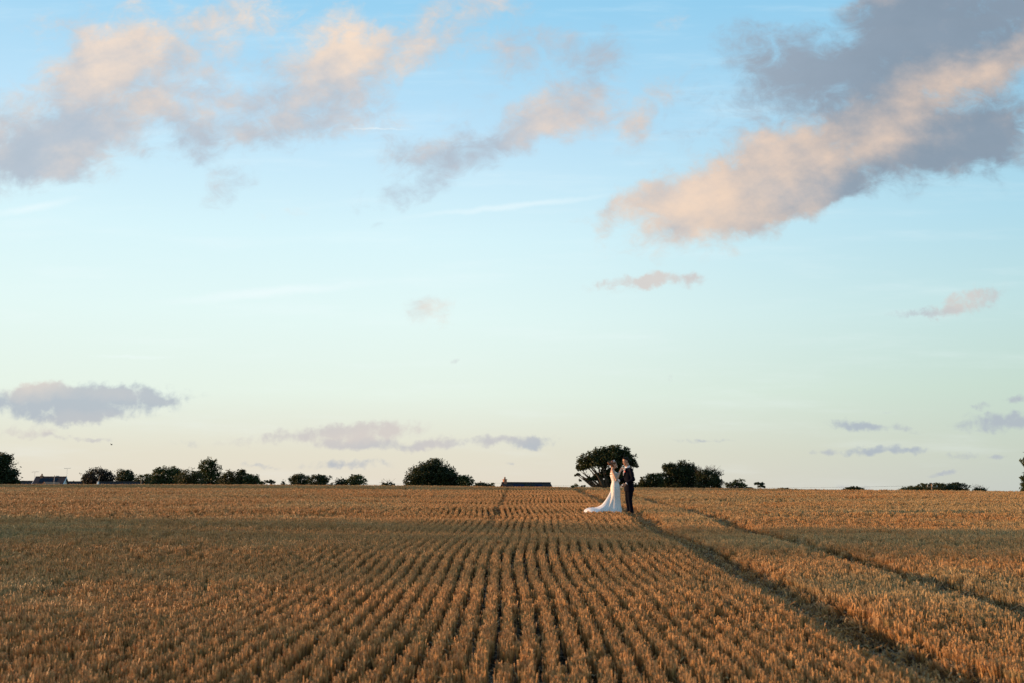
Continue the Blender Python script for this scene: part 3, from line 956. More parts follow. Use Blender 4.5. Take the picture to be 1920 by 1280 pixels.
T('tree', 'low flat topped tree alone on the right skyline', 'tree', 140, [(1602, 917, 21, 4.5), (1600, 914, 13, 3)], 1602, M['leaf_oak'], 32, 1000, 0.15, 0.06, 2, fill=.3, open_=True)
T('tree', 'low trailing tree at the left end of the far right clump', 'tree', 140, [(1712, 917, 24, 6), (1730, 913, 16, 7)], 1718, M['leaf_mid'], 33, 2200, 0.15, 0.06)
T('tree', 'smooth domed tree in the middle of the far right clump', 'tree', 136, [(1760, 914, 26, 9), (1752, 911, 18, 6)], 1758, M['leaf_dark'], 34, 3200, 0.15, 0.06)
T('tree', 'rounded tree at the right end of the far right clump', 'tree', 138, [(1794, 914, 21, 9), (1788, 911, 11, 5)], 1794, M['leaf_dark'], 35, 2300, 0.15, 0.06)
T('shrub', 'small black bush with bare twigs right of the far clump', 'shrub', 138, [(1837, 919, 12, 5)], 1837, M['leaf_dark'], 36, 900, 0.14, 0.06, bare=8)
T('tree', 'tall tree whose leaves enter at the right edge', 'tree', 90, [(1936, 862, 22, 17), (1940, 890, 22, 14), (1965, 870, 30, 40), (1924, 898, 9, 6)], 1962, M['leaf_mid'], 37, 5000, 0.17, 0.07, trunk_r=.35, fill=.3)

T('hedge', 'long low dark hedge running under the left tree line', 'hedge', 162,
  [(px, 905 - 2.5 * math.sin(px * .07) - 1.5 * math.sin(px * .19), 13, 7) for px in range(262, 492, 14)], 375, M['leaf_dark'], 50, 5200, 0.17, 0.06)
T('hedge', 'low hedge linking the two dark trees and the feathery bush', 'hedge', 160,
  [(px, 908 - 1.5 * math.sin(px * .11), 12, 5) for px in range(548, 688, 13)], 615, M['leaf_dark'], 51, 2200, 0.16, 0.06)
T('hedge', 'low hedge trailing from the dome tree towards the farmhouse', 'hedge', 150,
  [(px, 909 - 1.2 * math.sin(px * .13), 9, 4.5) for px in range(878, 926, 9)], 900, M['leaf_mid'], 52, 1100, 0.15, 0.06)

# hedgerow trees beyond the left edge: their shade crosses the field in two bands
def side_tree(x, y, h, rad, seed, label, full=1.0):
    r = np.random.default_rng(seed)
    z = Hs(x, y)
    root = empty('hedgerow_tree', (x, y, z))
    P = []; nq = int(1100 * full)
    for q in range(9):
        c = np.array([r.uniform(-.4, .4) * rad, r.uniform(-.45, .45) * rad, h * r.uniform(.25, .8)])
        d = r.normal(0, 1, (nq, 3)); d /= np.linalg.norm(d, axis=1)[:, None]
        P.append(c + d * (r.uniform(0.2, 1, nq) ** .5)[:, None] * np.array([rad * .62, rad * .62, h * .24]))
    c = np.array([0, 0, h * .14]); d = r.uniform(-1, 1, (int(1800 * full), 3)); P.append(c + d * np.array([rad * .9, rad * .95, h * .14]))
    v, f = leaves_at(np.concatenate(P), 0.42, r)
    mesh_obj('crown', v, f, M['leaf_mid'], root)
    mb = MB().tube([(0, 0, -.3), (0, 0, h * .3), (.2, .1, h * .7)], [.4, .3, .1], 9)
    for q in range(6):
        a = q * 1.05
        mb.tube([(0, 0, h * .25), (math.cos(a) * rad * .4, math.sin(a) * rad * .4, h * .5), (math.cos(a) * rad * .6, math.sin(a) * rad * .6, h * .7)], [.2, .1, .03], 6)
    mb.build('trunk', M['bark'], root, True)
    tag(root, label, 'tree', 'hedgerow trees shading the field from the left')
for i, (x, y, h, rad, lb, fu) in enumerate([
        (-121, 30.0, 17.0, 4.4, 'thin leaved tree added unseen at far left to dim the foreground', 0.03),  # invented tree out of view, sparse leaves partly dim the foreground
        (-123, 36.6, 17.5, 3.2, 'hedgerow tree far off to the left, first of the near group', .15),
        (-120, 40.6, 19.0, 3.6, 'tallest hedgerow tree in the left group of near trees', .18),
        (-123, 44.6, 18.5, 3.3, 'hedgerow tree far off to the left, far end of the near group', .20),
        (-121, 82.0, 20.0, 3.0, 'hedgerow tree far off to the left, near end of the far pair', .16),
        (-122, 86.5, 21.0, 3.0, 'hedgerow tree far off to the left, far end of the far pair', .16)]):
    side_tree(x, y, h, rad, 70 + i, lb, fu)

# ================================================================== buildings
M['slate'] = mat('roof_slate', (0.040, 0.034, 0.034), 0.9, 0.3, 4, 0.4, 20, spec=0.1)
M['shed'] = mat('tarred_board', (0.035, 0.030, 0.028), 0.9, 0.2, 4, spec=0.1)
M['tile'] = mat('roof_tile', (0.095, 0.048, 0.040), 0.9, 0.25, 4, 0.4, 20)
M['brick'] = mat('brick_wall', (0.33, 0.150, 0.090), 0.85, 0.2, 10, 0.4, 30)
M['render'] = mat('white_render', (0.62, 0.62, 0.60), 0.7, 0.06, 2)
M['white'] = mat('white_board', (0.70, 0.70, 0.70), 0.5, 0.05, 2)
M['moss'] = mat('roof_moss', (0.050, 0.055, 0.020), 0.95, 0.3, 3, 0.8, 10)
M['glass'] = mat('window_glass', (0.016, 0.022, 0.034), 0.7, 0.05, 1, spec=0.1)
M['panel'] = mat('solar_glass', (0.012, 0.018, 0.040), 0.8, 0.1, 1, spec=0.1)
M['cable'] = mat('black_cable', (0.03, 0.03, 0.03), 0.8)
M['metal'] = mat('grey_metal', (0.22, 0.22, 0.23), 0.45, 0.1, 3, metal=0.7)
M['wood'] = mat('weathered_wood', (0.24, 0.16, 0.10), 0.85, 0.25, 6, 0.5, 20)
M['pot'] = mat('chimney_pot', (0.30, 0.16, 0.10), 0.8, 0.1, 4)


def gable_house(name, label, D, px0, px1, ridge_py, eave_drop, depth, wall_h, roofm, wallm, yaw=0.0):
    """house with its ridge along x between two photograph columns"""
    ppm = FPX / D
    p = at((px0 + px1) / 2, ridge_py, D)
    Lh = (px1 - px0) / ppm / 2
    g = Hs(p.x, D)
    root = empty(name, (p.x, D, g), yaw)
    rz = p.z - g
    ez = rz - eave_drop
    w = MB()
    hd = depth / 2
    w.box(-Lh + .25, Lh - .25, -hd, hd, 0, ez)
    b = len(w.v)
    # gable triangles
    for sx in (-1, 1):
        x0 = sx * (Lh - .25); x1 = sx * (Lh - .50)
        b = len(w.v)
        w.v += [(x0, -hd, ez + .002), (x0, hd, ez + .002), (x0, 0, rz - .08), (x1, -hd, ez + .002), (x1, hd, ez + .002), (x1, 0, rz - .08)]
        w.f += [(b, b + 1, b + 2), (b + 3, b + 5, b + 4), (b, b + 2, b + 5, b + 3), (b + 1, b + 4, b + 5, b + 2), (b, b + 3, b + 4, b + 1)]
    w.build('wall', wallm, root)
    roof = empty('roof', (0, 0, 0)); roof.parent = root
    bpy.data.objects.remove(roof)
    r_ = MB()
    for sy in (-1, 1):
        b = len(r_.v)
        oy = sy * (hd + .35); ozz = ez - .35 * eave_drop / hd
        pts = [(-Lh, 0, rz), (Lh, 0, rz), (Lh, oy, ozz), (-Lh, oy, ozz)]
        r_.v += pts + [(x, y, z + .12) for x, y, z in pts]
        r_.f += [(b, b + 1, b + 2, b + 3), (b + 7, b + 6, b + 5, b + 4), (b, b + 4, b + 5, b + 1), (b + 1, b + 5, b + 6, b + 2), (b + 2, b + 6, b + 7, b + 3), (b + 3, b + 7, b + 4, b)]
    roof = r_.build('roof', roofm, root)
    rt = MB().box(-Lh, Lh, -.12, .12, rz + .08, rz + .22).build('ridge_tiles', roofm, roof)
    return root, roof, Lh, hd, rz, ez


# slate roofed farmhouse behind the brow
root, roof, Lh, hd, rz, ez = gable_house('farmhouse', '', 150, 938, 1036, 905.5, 3.0, 7.0, 3, M['slate'], M['brick'], R(22))
tag(root, 'long low brick farmhouse with a dark slate roof behind the brow', 'house')
ch = MB().box(-Lh + .25, -Lh + .70, -.25, .25, rz - .4, rz + .55).box(-Lh + .2, -Lh + .75, -.3, .3, rz + .553, rz + .63).build('chimney', M['brick'], root)
MB().tube([(-Lh + .475, 0, rz + .63), (-Lh + .475, 0, rz + .95)], [.14, .12], 8).build('chimney_pot', M['pot'], ch)
ths = math.atan2(rz - ez, hd)
def on_roof(x, s, lift=.16):
    """point on the near roof slope, s metres down from the ridge"""
    return Vector((x, -s * math.cos(ths), rz - s * math.sin(ths) + lift))
mm = MB()
rr = np.random.default_rng(5)
for q in range(26):
    c = on_roof(Lh * rr.normal(0.05, .14), rr.uniform(.15, 1.7), .13)
    mm.ball(c, (rr.uniform(.15, .4), rr.uniform(.12, .3), .07), 8, 5)
mo = mm.build('moss', M['moss'], roof, True); mo['label'] = 'olive moss patch on the slates'
for q in range(5):
    x = -Lh + 1.6 + q * .95
    pmb = MB(); a, b_, c, d = on_roof(x, .45), on_roof(x + .85, .45), on_roof(x + .85, 1.9), on_roof(x, 1.9)
    up = Vector((0, -math.sin(ths), math.cos(ths))) * .05
    b0 = 0
    pmb.v = [tuple(p) for p in (a, b_, c, d)] + [tuple(p + up) for p in (a, b_, c, d)]
    pmb.f = [(3, 2, 1, 0), (4, 5, 6, 7), (0, 1, 5, 4), (1, 2, 6, 5), (2, 3, 7, 6), (3, 0, 4, 7)]
    pmb.build('roof_panel', M['panel'], roof)

# gabled house at the left with low wings
root, roof, Lh, hd, rz, ez = gable_house('gabled_house', '', 170, 68, 124, 894.5, 3.2, 7.5, 3, M['tile'], M['render'], R(3))
tag(root, 'gabled house with reddish tiled roof and rooflights at far left', 'house')
for sx in (-1, 1):      # white barge boards
    bb = MB(); x = sx * (Lh + .03)
    bb.tube([(x, 0, rz + .05), (x, -hd - .3, ez - .2)], [.07, .07], 4)
    bb.build('barge_board', M['white'], root)
ths = math.atan2(rz - ez, hd)
for q in range(4):
    x = -Lh + 1.0 + q * .75
    a, b_, c, d = on_roof(x, .45), on_roof(x + .62, .45), on_roof(x + .62, 1.5), on_roof(x, 1.5)
    up = Vector((0, -math.sin(ths), math.cos(ths))) * .06
    pmb = MB(); pmb.v = [tuple(p) for p in (a, b_, c, d)] + [tuple(p + up) for p in (a, b_, c, d)]
    pmb.f = [(3, 2, 1, 0), (4, 5, 6, 7), (0, 1, 5, 4), (1, 2, 6, 5), (2, 3, 7, 6), (3, 0, 4, 7)]
    w_ = pmb.build('window', M['glass'], roof)
ch = MB().box(-Lh + .8, -Lh + 1.2, -.25, .25, rz - .4, rz + .35).build('chimney', M['brick'], root)
MB().tube([(-Lh + 1.0, 0, rz + .35), (-Lh + 1.0, 0, rz + .65)], [.14, .12], 8).build('chimney_pot', M['pot'], ch)
for (x, hh) in ((-Lh - 0.2, 1.0), (Lh, 1.6)):
    am = MB().tube([(x, 0, rz - .2), (x, 0, rz + hh)], [.018, .015], 5).tube([(x - .5, 0, rz + hh - .05), (x + .6, 0, rz + hh)], [.02, .02], 4)
    for e in (-.35, -.1, .15, .4): am.tube([(x + e, -.3, rz + hh - .02), (x + e, .3, rz + hh - .02)], [.012, .012], 4)
    am.build('aerial', M['metal'], root)


def low_roof(px0, px1, py, D, label, m):
    root, roof, *_ = gable_house('outbuilding', label, D, px0, px1, py, 1.3, 5.0, 2.5, m, M['shed'])
    tag(root, label, 'outbuilding')
low_roof(30, 72, 902.5, 176, 'long flat dark roofed shed left of the gabled house', M['slate'])
low_roof(118, 158, 903.5, 178, 'dark low roofed shed between gabled house and copper tree', M['slate'])
low_roof(186, 268, 904, 148, 'long low dark roof in front of the evergreen', M['slate'])
# small lit gable in front of the house
D = 140; p = at(97, 903, D); g = Hs(p.x, D)
rt = empty('garden_shed', (p.x, D, g), R(-30)); hz = p.z - g
MB().box(-.55, .55, -1, 1, 0, hz - .5).poly_prism([(-.55, hz - .499), (.55, hz - .499), (0, hz - .05)], -1, 1).build('wall', M['render'], rt)
r2 = MB()
r2.poly_prism([(-.75, hz - .62), (-.70, hz - .68), (0, hz - .03), (0, hz + .05)], -1.15, 1.15)
r2.poly_prism([(.75, hz - .62), (0, hz + .05), (0, hz - .03), (.70, hz - .68)], -1.15, 1.15)
r2.build('roof', M['pot'], rt)
tag(rt, 'small gabled shed with orange roof in front of the gabled house', 'shed')
# street lamp
D = 138; p = at(102.5, 890, D); g = Hs(p.x, D); hz = p.z - g
sl = empty('street_lamp', (p.x, D, g))
MB().tube([(0, 0, 0), (0, 0, hz)], [.07, .05], 8).tube([(0, 0, hz - .25), (.30, 0, hz - .12)], [.025, .025], 6).build('pole', M['metal'], sl)
MB().poly_prism([(.22, hz - .18), (.62, hz - .16), (.60, hz - .07), (.24, hz - .06)], -.09, .09).build('lamp_head', M['metal'], sl)
tag(sl, 'grey street lamp in front of the gabled house', 'street lamp')


def power_pole(px, py, D, label):
    p = at(px, py, D); g = Hs(p.x, D)
    r_ = empty('utility_pole', (p.x, D, g)); h = p.z - g
    MB().tube([(0, 0, -.2), (0, 0, h)], [.14, .10], 8).build('post', M['wood'], r_)
    MB().box(-.7, .7, -.16, -.105, h - .45, h - .33).build('crossarm', M['wood'], r_)
    for x in (-.6, 0, .6):
        MB().tube([(x, -.13, h - .325), (x, -.13, h - .18)], [.035, .03], 6).build('insulator', M['white'], r_)
    tag(r_, label, 'utility pole')
    return p
pA = power_pole(138, 900, 190, 'thin wooden pole above the low shed left of the copper tree')
pB = power_pole(901, 901, 170, 'thin wooden pole rising from the trimmed shrub')
pC = power_pole(1747, 906, 128, 'pale wooden pole in front of the domed tree at far right')
def wire(a, b, sag, label, rad=.010):
    pts = [Vector(a).lerp(Vector(b), t) - Vector((0, 0, sag * 4 * t * (1 - t))) for t in np.linspace(0, 1, 17)]
    o = MB().tube(pts, [rad] * 17, 4).build('power_line', M['cable'])
    tag(o, label, 'power line')
wire(pA - Vector((0, 0, .2)), pB - Vector((0, 0, .2)), .5, 'thin power line over the left tree line')
wire(pB - Vector((0, 0, .2)), pC - Vector((0, 0, .2)), .6, 'thin power line from the farmhouse across the right skyline')
# leaning sunlit stump with pale base before the copper tree
D = 112; p = at(183.5, 909, D); g = Hs(p.x, D); b0 = p.z - g
st = empty('broken_post', (p.x, D, g))
MB().tube([(0, 0, 0), (0, 0, b0 + .15), (.05, 0, b0 + .5), (.2, 0, b0 + 1.1)], [.10, .10, .06, .03], 7).build('post', M['wood'], st)
MB().tube([(0, -.02, b0 - .3), (0, -.02, b0 + .42)], [.16, .11], 8).build('sleeve', M['white'], st)
tag(st, 'leaning sunlit post with a pale base before the copper tree', 'post')
D = 112; p = at(265, 908, D); g = Hs(p.x, D); b0 = p.z - g
st = empty('broken_post', (p.x, D, g))
MB().tube([(0, 0, 0), (0, 0, b0 + .2), (-.03, 0, b0 + .62)], [.08, .07, .04], 7).build('post', M['wood'], st)
tag(st, 'short reddish post before the rounded shrub', 'post')
# bird
D = 90; p = at(209, 833, D)
bd = empty('bird', p); bd.scale = (.6, .6, .6)
M['bird'] = mat('bird_feathers', (0.03, 0.03, 0.035), 0.7)
MB().ball((0, 0, 0), (.12, .05, .05), 8, 6).ball((.12, 0, .02), (.04, .035, .035), 8, 5).build('body', M['bird'], bd, True)
for s in (-1, 1):
    w_ = MB(); w_.v = [(.06, s * .03, .02), (-.06, s * .03, .02), (-.08, s * .22, .14), (.03, s * .20, .14), (-.06, s * .42, .20)]
    w_.f = [(0, 1, 2, 3), (3, 2, 4)] if s > 0 else [(3, 2, 1, 0), (4, 2, 3)]
    w_.build('wing', M['bird'], bd)
tag(bd, 'tiny dark bird flying above the left trees', 'bird')

# ================================================================== people
def skin_mat(name, base):
    m = bpy.data.materials.new(name); m.use_nodes = True
    t = NT(m.node_tree); p = m.node_tree.nodes['Principled BSDF']
    tc = t.n('ShaderNodeTexCoord').outputs['Object']
    t.put(p.inputs['Base Color'], t.mix(t.smooth(t.noise(tc, 14, 4), .35, .65), base + (1,), tuple(c * .85 for c in base) + (1,)))
    p.inputs['Roughness'].default_value = 0.5
    p.inputs['Subsurface Weight'].default_value = 0.1
    p.inputs['Subsurface Radius'].default_value = (.01, .004, .002)
    return m
M['skin_f'] = skin_mat('skin', (0.56, 0.30, 0.19))
M['skin_m'] = skin_mat('skin_tanned', (0.50, 0.25, 0.15))
M['suit'] = mat('navy_suit', (0.0032, 0.0038, 0.009), 0.9, 0.15, 30, 0.2, 200, spec=0.08)
M['shirt'] = mat('white_shirt', (0.78, 0.78, 0.80), 0.7, 0.03, 5)
M['tie'] = mat('grey_tie', (0.22, 0.23, 0.30), 0.5, 0.1, 40)
M['red'] = mat('red_silk', (0.60, 0.035, 0.030), 0.5, 0.1, 30)
M['shoe'] = mat('black_leather', (0.012, 0.011, 0.011), 0.3, 0.1, 10, spec=.5)
M['hair_m'] = mat('dark_hair', (0.022, 0.013, 0.009), 0.8, 0.4, 60, 0.6, 120, spec=0.1)
M['hair_f'] = mat('auburn_hair', (0.150, 0.060, 0.028), 0.45, 0.45, 60, 0.6, 120)
M['silver'] = mat('silver', (0.80, 0.80, 0.82), 0.25, 0.05, 20, metal=0.8)
M['eye'] = mat('eye', (0.03, 0.02, 0.015), 0.2, 0.05, 10)
M['lip'] = mat('lips', (0.45, 0.13, 0.11), 0.5, 0.05, 10)
M['petal'] = mat('petals', (0.80, 0.78, 0.74), 0.7, 0.06, 60)
M['stalk'] = mat('stalk', (0.06, 0.12, 0.03), 0.7, 0.1, 60)


def lace_mat(name, strength):
    m = bpy.data.materials.new(name); m.use_nodes = True
    t = NT(m.node_tree); p = m.node_tree.nodes['Principled BSDF']
    tc = t.n('ShaderNodeTexCoord').outputs['Object']
    v = t.n('ShaderNodeTexVoronoi'); v.feature = 'SMOOTH_F1'
    wv = t.vmath('ADD', tc, t.vmath('SCALE', t.noise(tc, 20, 3, out=1), scale=0.06))
    t.put(v.inputs['Vector'], wv); v.inputs['Scale'].default_value = 38
    e = t.smooth(v.outputs['Distance'], 0.15, 0.55)
    col_ = t.mix(t.math('MULTIPLY', e, strength), (0.74, 0.71, 0.68, 1), (0.56, 0.52, 0.49, 1))
    t.put(p.inputs['Base Color'], col_)
    p.inputs['Roughness'].default_value = 0.6
    b = t.n('ShaderNodeBump'); b.inputs['Strength'].default_value = 0.5; b.inputs['Distance'].default_value = 0.004
    t.put(b.inputs['Height'], e); t.put(p.inputs['Normal'], b.outputs[0])
    return m
M['lace'] = lace_mat('ivory_lace', 0.8)
M['tulle'] = mat('tulle', (0.74, 0.71, 0.69), 0.6, 0.04, 8)


def finger_set(mb, wrist, palm_c, dirn, normal, side, curl, s=1.0):
    """four fingers and a thumb, curled; dirn: along the hand, side: towards the thumb"""
    d = Vector(dirn).normalized(); nrm = Vector(normal).normalized(); sd_ = Vector(side).normalized()
    for k, (off, ln) in enumerate(((.030, .070), (.010, .078), (-.010, .072), (-.029, .058))):
        p0 = Vector(palm_c) + sd_ * off * s + d * .018 * s
        pts = [p0, p0 + d * .030 * s]
        ang = 0
        cur = pts[-1]
        for seg in range(3):
            ang += curl * (0.9 + 0.15 * k)
            v = d * math.cos(ang) + nrm * math.sin(ang)
            cur = cur + v * (ln * s / 3)
            pts.append(cur)
        mb.tube(pts, [.0095 * s, .0092 * s, .0085 * s, .0078 * s, .0062 * s], 8)
    p0 = Vector(palm_c) + sd_ * .028 * s - d * .028 * s
    t1 = p0 + sd_ * .024 * s + d * .022 * s + nrm * .008
    t2 = t1 + d * .028 * s + nrm * .012 + sd_ * .004
    mb.tube([p0, t1, t2], [.013 * s, .011 * s, .008 * s], 8)
    # palm
    w = Vector(wrist)
    rg = []
    for t_, wd, th in ((0, .026, .018), (.35, .033, .018), (.75, .040, .015), (1.0, .040, .013)):
        c = w.lerp(Vector(palm_c) + d * .030 * s, t_)
        rg.append([c + sd_ * (math.cos(a) * wd * s) + nrm * (math.sin(a) * th * s) for a in np.linspace(0, 2 * math.pi, 12, endpoint=False)])
    mb.rings(rg)


def head(mb, c, fwd, up, s, male):
    """skull, jaw, nose, ears, lips; fwd/up unit vectors. s = half head height"""
    f = Vector(fwd).normalized(); u = Vector(up).normalized(); l = u.cross(f).normalized(); c = Vector(c)
    P = lambda a, b, d: c + f * (a * s) + l * (b * s) + u * (d * s)
    def eball(cc, ra, rb, rc, nu=14, nv=10):
        rg = []
        for i in range(1, nv):
            t = math.pi * i / nv
            rg.append([cc + f * (ra * s * math.sin(t) * math.cos(w)) + l * (rb * s * math.sin(t) * math.sin(w)) - u * (rc * s * math.cos(t))
                       for w in np.linspace(0, 2 * math.pi, nu, endpoint=False)])
        mb.rings(rg)
    eball(P(-.10, 0, .28), .82, .66, .72)                 # skull
    eball(P(.12, 0, -.18), .60, .56, .62)                 # face
    eball(P(.20, 0, -.62), .44, .42 if male else .34, .32)   # jaw
    eball(P(.50, 0, -.82), .17, .20, .14)                 # chin
    eball(P(.52, 0, .22), .16, .40, .11)                  # brow
    eball(P(.50, .28, -.10), .20, .16, .16); eball(P(.50, -.28, -.10), .20, .16, .16)   # cheekbones
    rg = []
    for (a, d, w) in ((.66, .14, .06), (.78, -.05, .08), (.92, -.20, .12), (.72, -.28, .13)):   # nose
        cc = P(a, 0, d)
        rg.append([cc + f * (.07 * s * math.cos(w_)) + l * (w * s * math.sin(w_)) for w_ in np.linspace(0, 2 * math.pi, 8, endpoint=False)])
    mb.rings(rg)
    eball(P(.66, 0, -.46), .10, .20, .05); eball(P(.64, 0, -.57), .10, .18, .06)     # lips
    for sg in (-1, 1): eball(P(-.10, .64 * sg, -.08), .15, .07, .24)
    return P


def face_parts(P, s, parent, male):
    for sg in (-1, 1):
        p = P(.62, .26 * sg, .05)
        MB().ball(p, .080 * s, 10, 8).build('eye', M['eye'], parent, True)
        a, b = P(.69, .12 * sg, .255), P(.60, .42 * sg, .26)
        MB().tube([a, a.lerp(b, .5) + Vector((0, 0, .04 * s)), b], [.035 * s, .045 * s, .02 * s], 6).build('eyebrow', M['hair_m'] if male else M['hair_f'], parent, True)
    a, b, c_ = P(.70, .20, -.51), P(.775, 0, -.51), P(.70, -.20, -.51)
    MB().tube([a, b, c_], [.015 * s, .05 * s, .015 * s], 6).build('lips', M['lip'], parent, True)


def ering(c, rx, ry, n=28, rz=0.0, fn=None, p=2.0):
    out = []
    for k in range(n):
        w = 2 * math.pi * k / n
        cx_, sy_ = math.cos(w), math.sin(w)
        m = (abs(cx_) ** p + abs(sy_) ** p) ** (-1 / p)
        x, y = rx * cx_ * m, ry * sy_ * m
        if fn:
            q = fn(w); x *= q; y *= q
        out.append((c[0] + x * math.cos(rz) - y * math.sin(rz), c[1] + x * math.sin(rz) + y * math.cos(rz), c[2]))
    return out


# ---------------------------------------------------------------- bride (faces +x)
def bride():
    g = Hs(*BRIDE)
    B = empty('person', (BRIDE[0], BRIDE[1], g))
    tag(B, 'bride in a white lace off-shoulder gown with long train, hands raised to the groom', 'person')
    mb = MB()
    # torso
    tor = [((-.02, 0, .80), .13, .165), ((-.015, 0, .90), .125, .16), ((-.01, 0, 1.0), .095, .125), ((-.02, 0, 1.08), .095, .13),
           ((-.03, 0, 1.17), .110, .145), ((-.045, 0, 1.25), .105, .155), ((-.075, 0, 1.31), .075, .150), ((-.09, 0, 1.345), .050, .090)]
    mb.rings([ering(c, rx, ry, 24) for c, rx, ry in tor])
    mb.tube([(-.095, 0, 1.31), (-.085, 0, 1.38), (-.070, 0, 1.44)], [.055, .046, .046], 14)
    # legs
    for s in (-1, 1):
        mb.tube([(-.01, s * .08, .86), (.01, s * .085, .50), (0, s * .085, .46), (-.02, s * .08, .30), (-.01, s * .08, .09)], [.088, .055, .053, .050, .032], 12)
        mb.tube([(-.04, s * .08, .06), (.05, s * .085, .045), (.13, s * .09, .03)], [.035, .036, .022], 10)
    # arms: shoulder -> elbow -> wrist
    for s, elbow, wrist in ((-1, (-.005, -.215, 1.055), (.135, -.120, 1.325)), (1, (.03, .200, 1.075), (.150, .060, 1.33))):
        sh = Vector((-.085, s * .155, 1.300)); e = Vector(elbow); w_ = Vector(wrist)
        mb.tube([sh + Vector((0, -s * .05, .012)), sh, sh.lerp(e, .35), sh.lerp(e, .75), e, e.lerp(w_, .3), e.lerp(w_, .75), w_],
                [.040, .050, .044, .038, .036, .037, .028, .022], 12)
        mb.ball(e, .036, 12, 8)
        d = (Vector((.215, s * .03, 1.395)) - w_).normalized()
        pc = w_ + d * .055
        side = Vector((-.35, 0, 1)); side = (side - d * side.dot(d)).normalized()
        nrm = d.cross(side).normalized()
        if nrm.y * s > 0: nrm = -nrm
        finger_set(mb, w_, pc, d, nrm, side, 0.42, .88)
    hs = .112
    P = head(mb, (-.045, 0, 1.515), (1, 0, -.02), (.02, 0, 1), hs, False)
    body = fused('body', mb, M['skin_f'], B, .006, 4)
    face_parts(P, hs, B, False)
    # hair: swept up, curls at the back
    hm = MB()
    C0 = Vector((-.045, 0, 1.515))
    hm.ball(C0 + Vector((-.022, 0, .046)), (.098, .084, .086), 18, 12)
    hm.ball(C0 + Vector((-.055, 0, .00)), (.062, .078, .072), 16, 10)
    r = np.random.default_rng(4)
    for q in range(26):
        a = r.uniform(0, 6.28); e = r.uniform(-1, 1)
        c = C0 + Vector((-.125 + .030 * r.normal(), .048 * math.cos(a), .035 + .040 * math.sin(a) + .01 * e))
        hm.ball(c, r.uniform(.018, .030), 8, 6)
    hair = fused('hair', hm, M['hair_f'], B, .006, 2)
    for q in range(10):                                                # loose curls
        s = -1 if q % 2 else 1
        p0 = C0 + Vector((r.uniform(-.14, -.02), s * r.uniform(.05, .075), r.uniform(-.03, .05)))
        pts = [p0 + Vector((-.012 * math.sin(k * 1.3 + q), s * .008 * math.cos(k * 1.2), -.022 * k)) for k in range(5)]
        MB().tube(pts, [.006, .006, .005, .004, .002], 5).build('curl', M['hair_f'], hair, True)
    hbp = [C0 + Vector((.012 - .02 * abs(math.cos(a)), .088 * math.cos(a), .052 + .088 * math.sin(a))) for a in np.linspace(.15, math.pi - .15, 15)]
    MB().tube(hbp, [.007] * 15, 6).build('headband', M['silver'], B, True)
    # gown: fitted lace bodice flowing to a flared skirt with a train behind
    prof = [  # z front, z back, x front, x back, half width
        (1.235, 1.215, .075, -.165, .150), (1.215, 1.195, .085, -.168, .152), (1.17, 1.15, .090, -.158, .152), (1.10, 1.09, .082, -.135, .140),
        (1.03, 1.02, .082, -.118, .130), (.97, .96, .095, -.128, .142), (.90, .89, .112, -.150, .165), (.83, .82, .122, -.160, .178),
        (.74, .73, .128, -.158, .180), (.64, .635, .130, -.165, .178), (.54, .55, .128, -.195, .178), (.44, .47, .132, -.245, .185),
        (.34, .40, .142, -.310, .205), (.24, .33, .152, -.385, .235), (.15, .27, .162, -.470, .270), (.08, .235, .172, -.560, .300), (.02, .225, .180, -.640, .320)]
    n = 96
    rg = []
    for i, (zf, zb, xf, xb, hw) in enumerate(prof):
        t_ = i / (len(prof) - 1)
        ring = []
        amp = .0 if t_ < .55 else (t_ - .55) ** 1.4 * .32
        for k in range(n):
            w = 2 * math.pi * k / n
            cw, sw = math.cos(w), math.sin(w)
            back = (1 - cw) / 2
            fold = 1 + amp * (math.sin(w * 11 + .6 * math.sin(w * 3)) + .5 * math.sin(w * 19 + 1.0 + 2 * t_))
            xc = (xf - .10) if xf > .1 else 0.0
            x0 = -.03
            x = x0 + ((xf - x0) * cw if cw > 0 else -(xb - x0) * cw) * fold
            y = hw * sw * fold * (1 - .25 * max(0, -cw) * max(0, t_ - .6) * 2)
            z = zf + (zb - zf) * back ** 2
            ring.append((x, y, z))
        rg.append(ring)
    gm = MB(); gm.rings(rg, cap=False)
    gown = gm.build('gown', M['lace'], B, True)
    so = gown.modifiers.new('t', 'SOLIDIFY'); so.thickness = .006; so.offset = 1
    # lace sleeves dropped off the shoulder and neckline band
    sl = MB()
    band = []
    for k in range(24):
        w = 2 * math.pi * k / 24
        band.append((-.045 + .108 * math.cos(w), .182 * math.sin(w), 1.245 + .022 * abs(math.sin(w)) ** 2 - .005 * math.cos(w)))
    band.append(band[0])
    sl.tube(band, [(.010, .026)] * 25, 8, cap=False)
    sl.build('neckline', M['lace'], gown, True)
    # overskirt and train of tulle, spread on the stubble behind her
    stations = [  # x centre, half width, z top, thickness
        (-.10, .135, .88, .02), (-.155, .15, .74, .03), (-.215, .17, .62, .04), (-.285, .20, .50, .05), (-.36, .24, .39, .06), (-.44, .28, .30, .06),
        (-.53, .31, .245, .05), (-.62, .33, .225, .045), (-.71, .33, .22, .045), (-.80, .31, .212, .04), (-.88, .26, .19, .035), (-.95, .17, .155, .03), (-.985, .06, .13, .02)]
    tm = MB(); rg = []
    n = 80
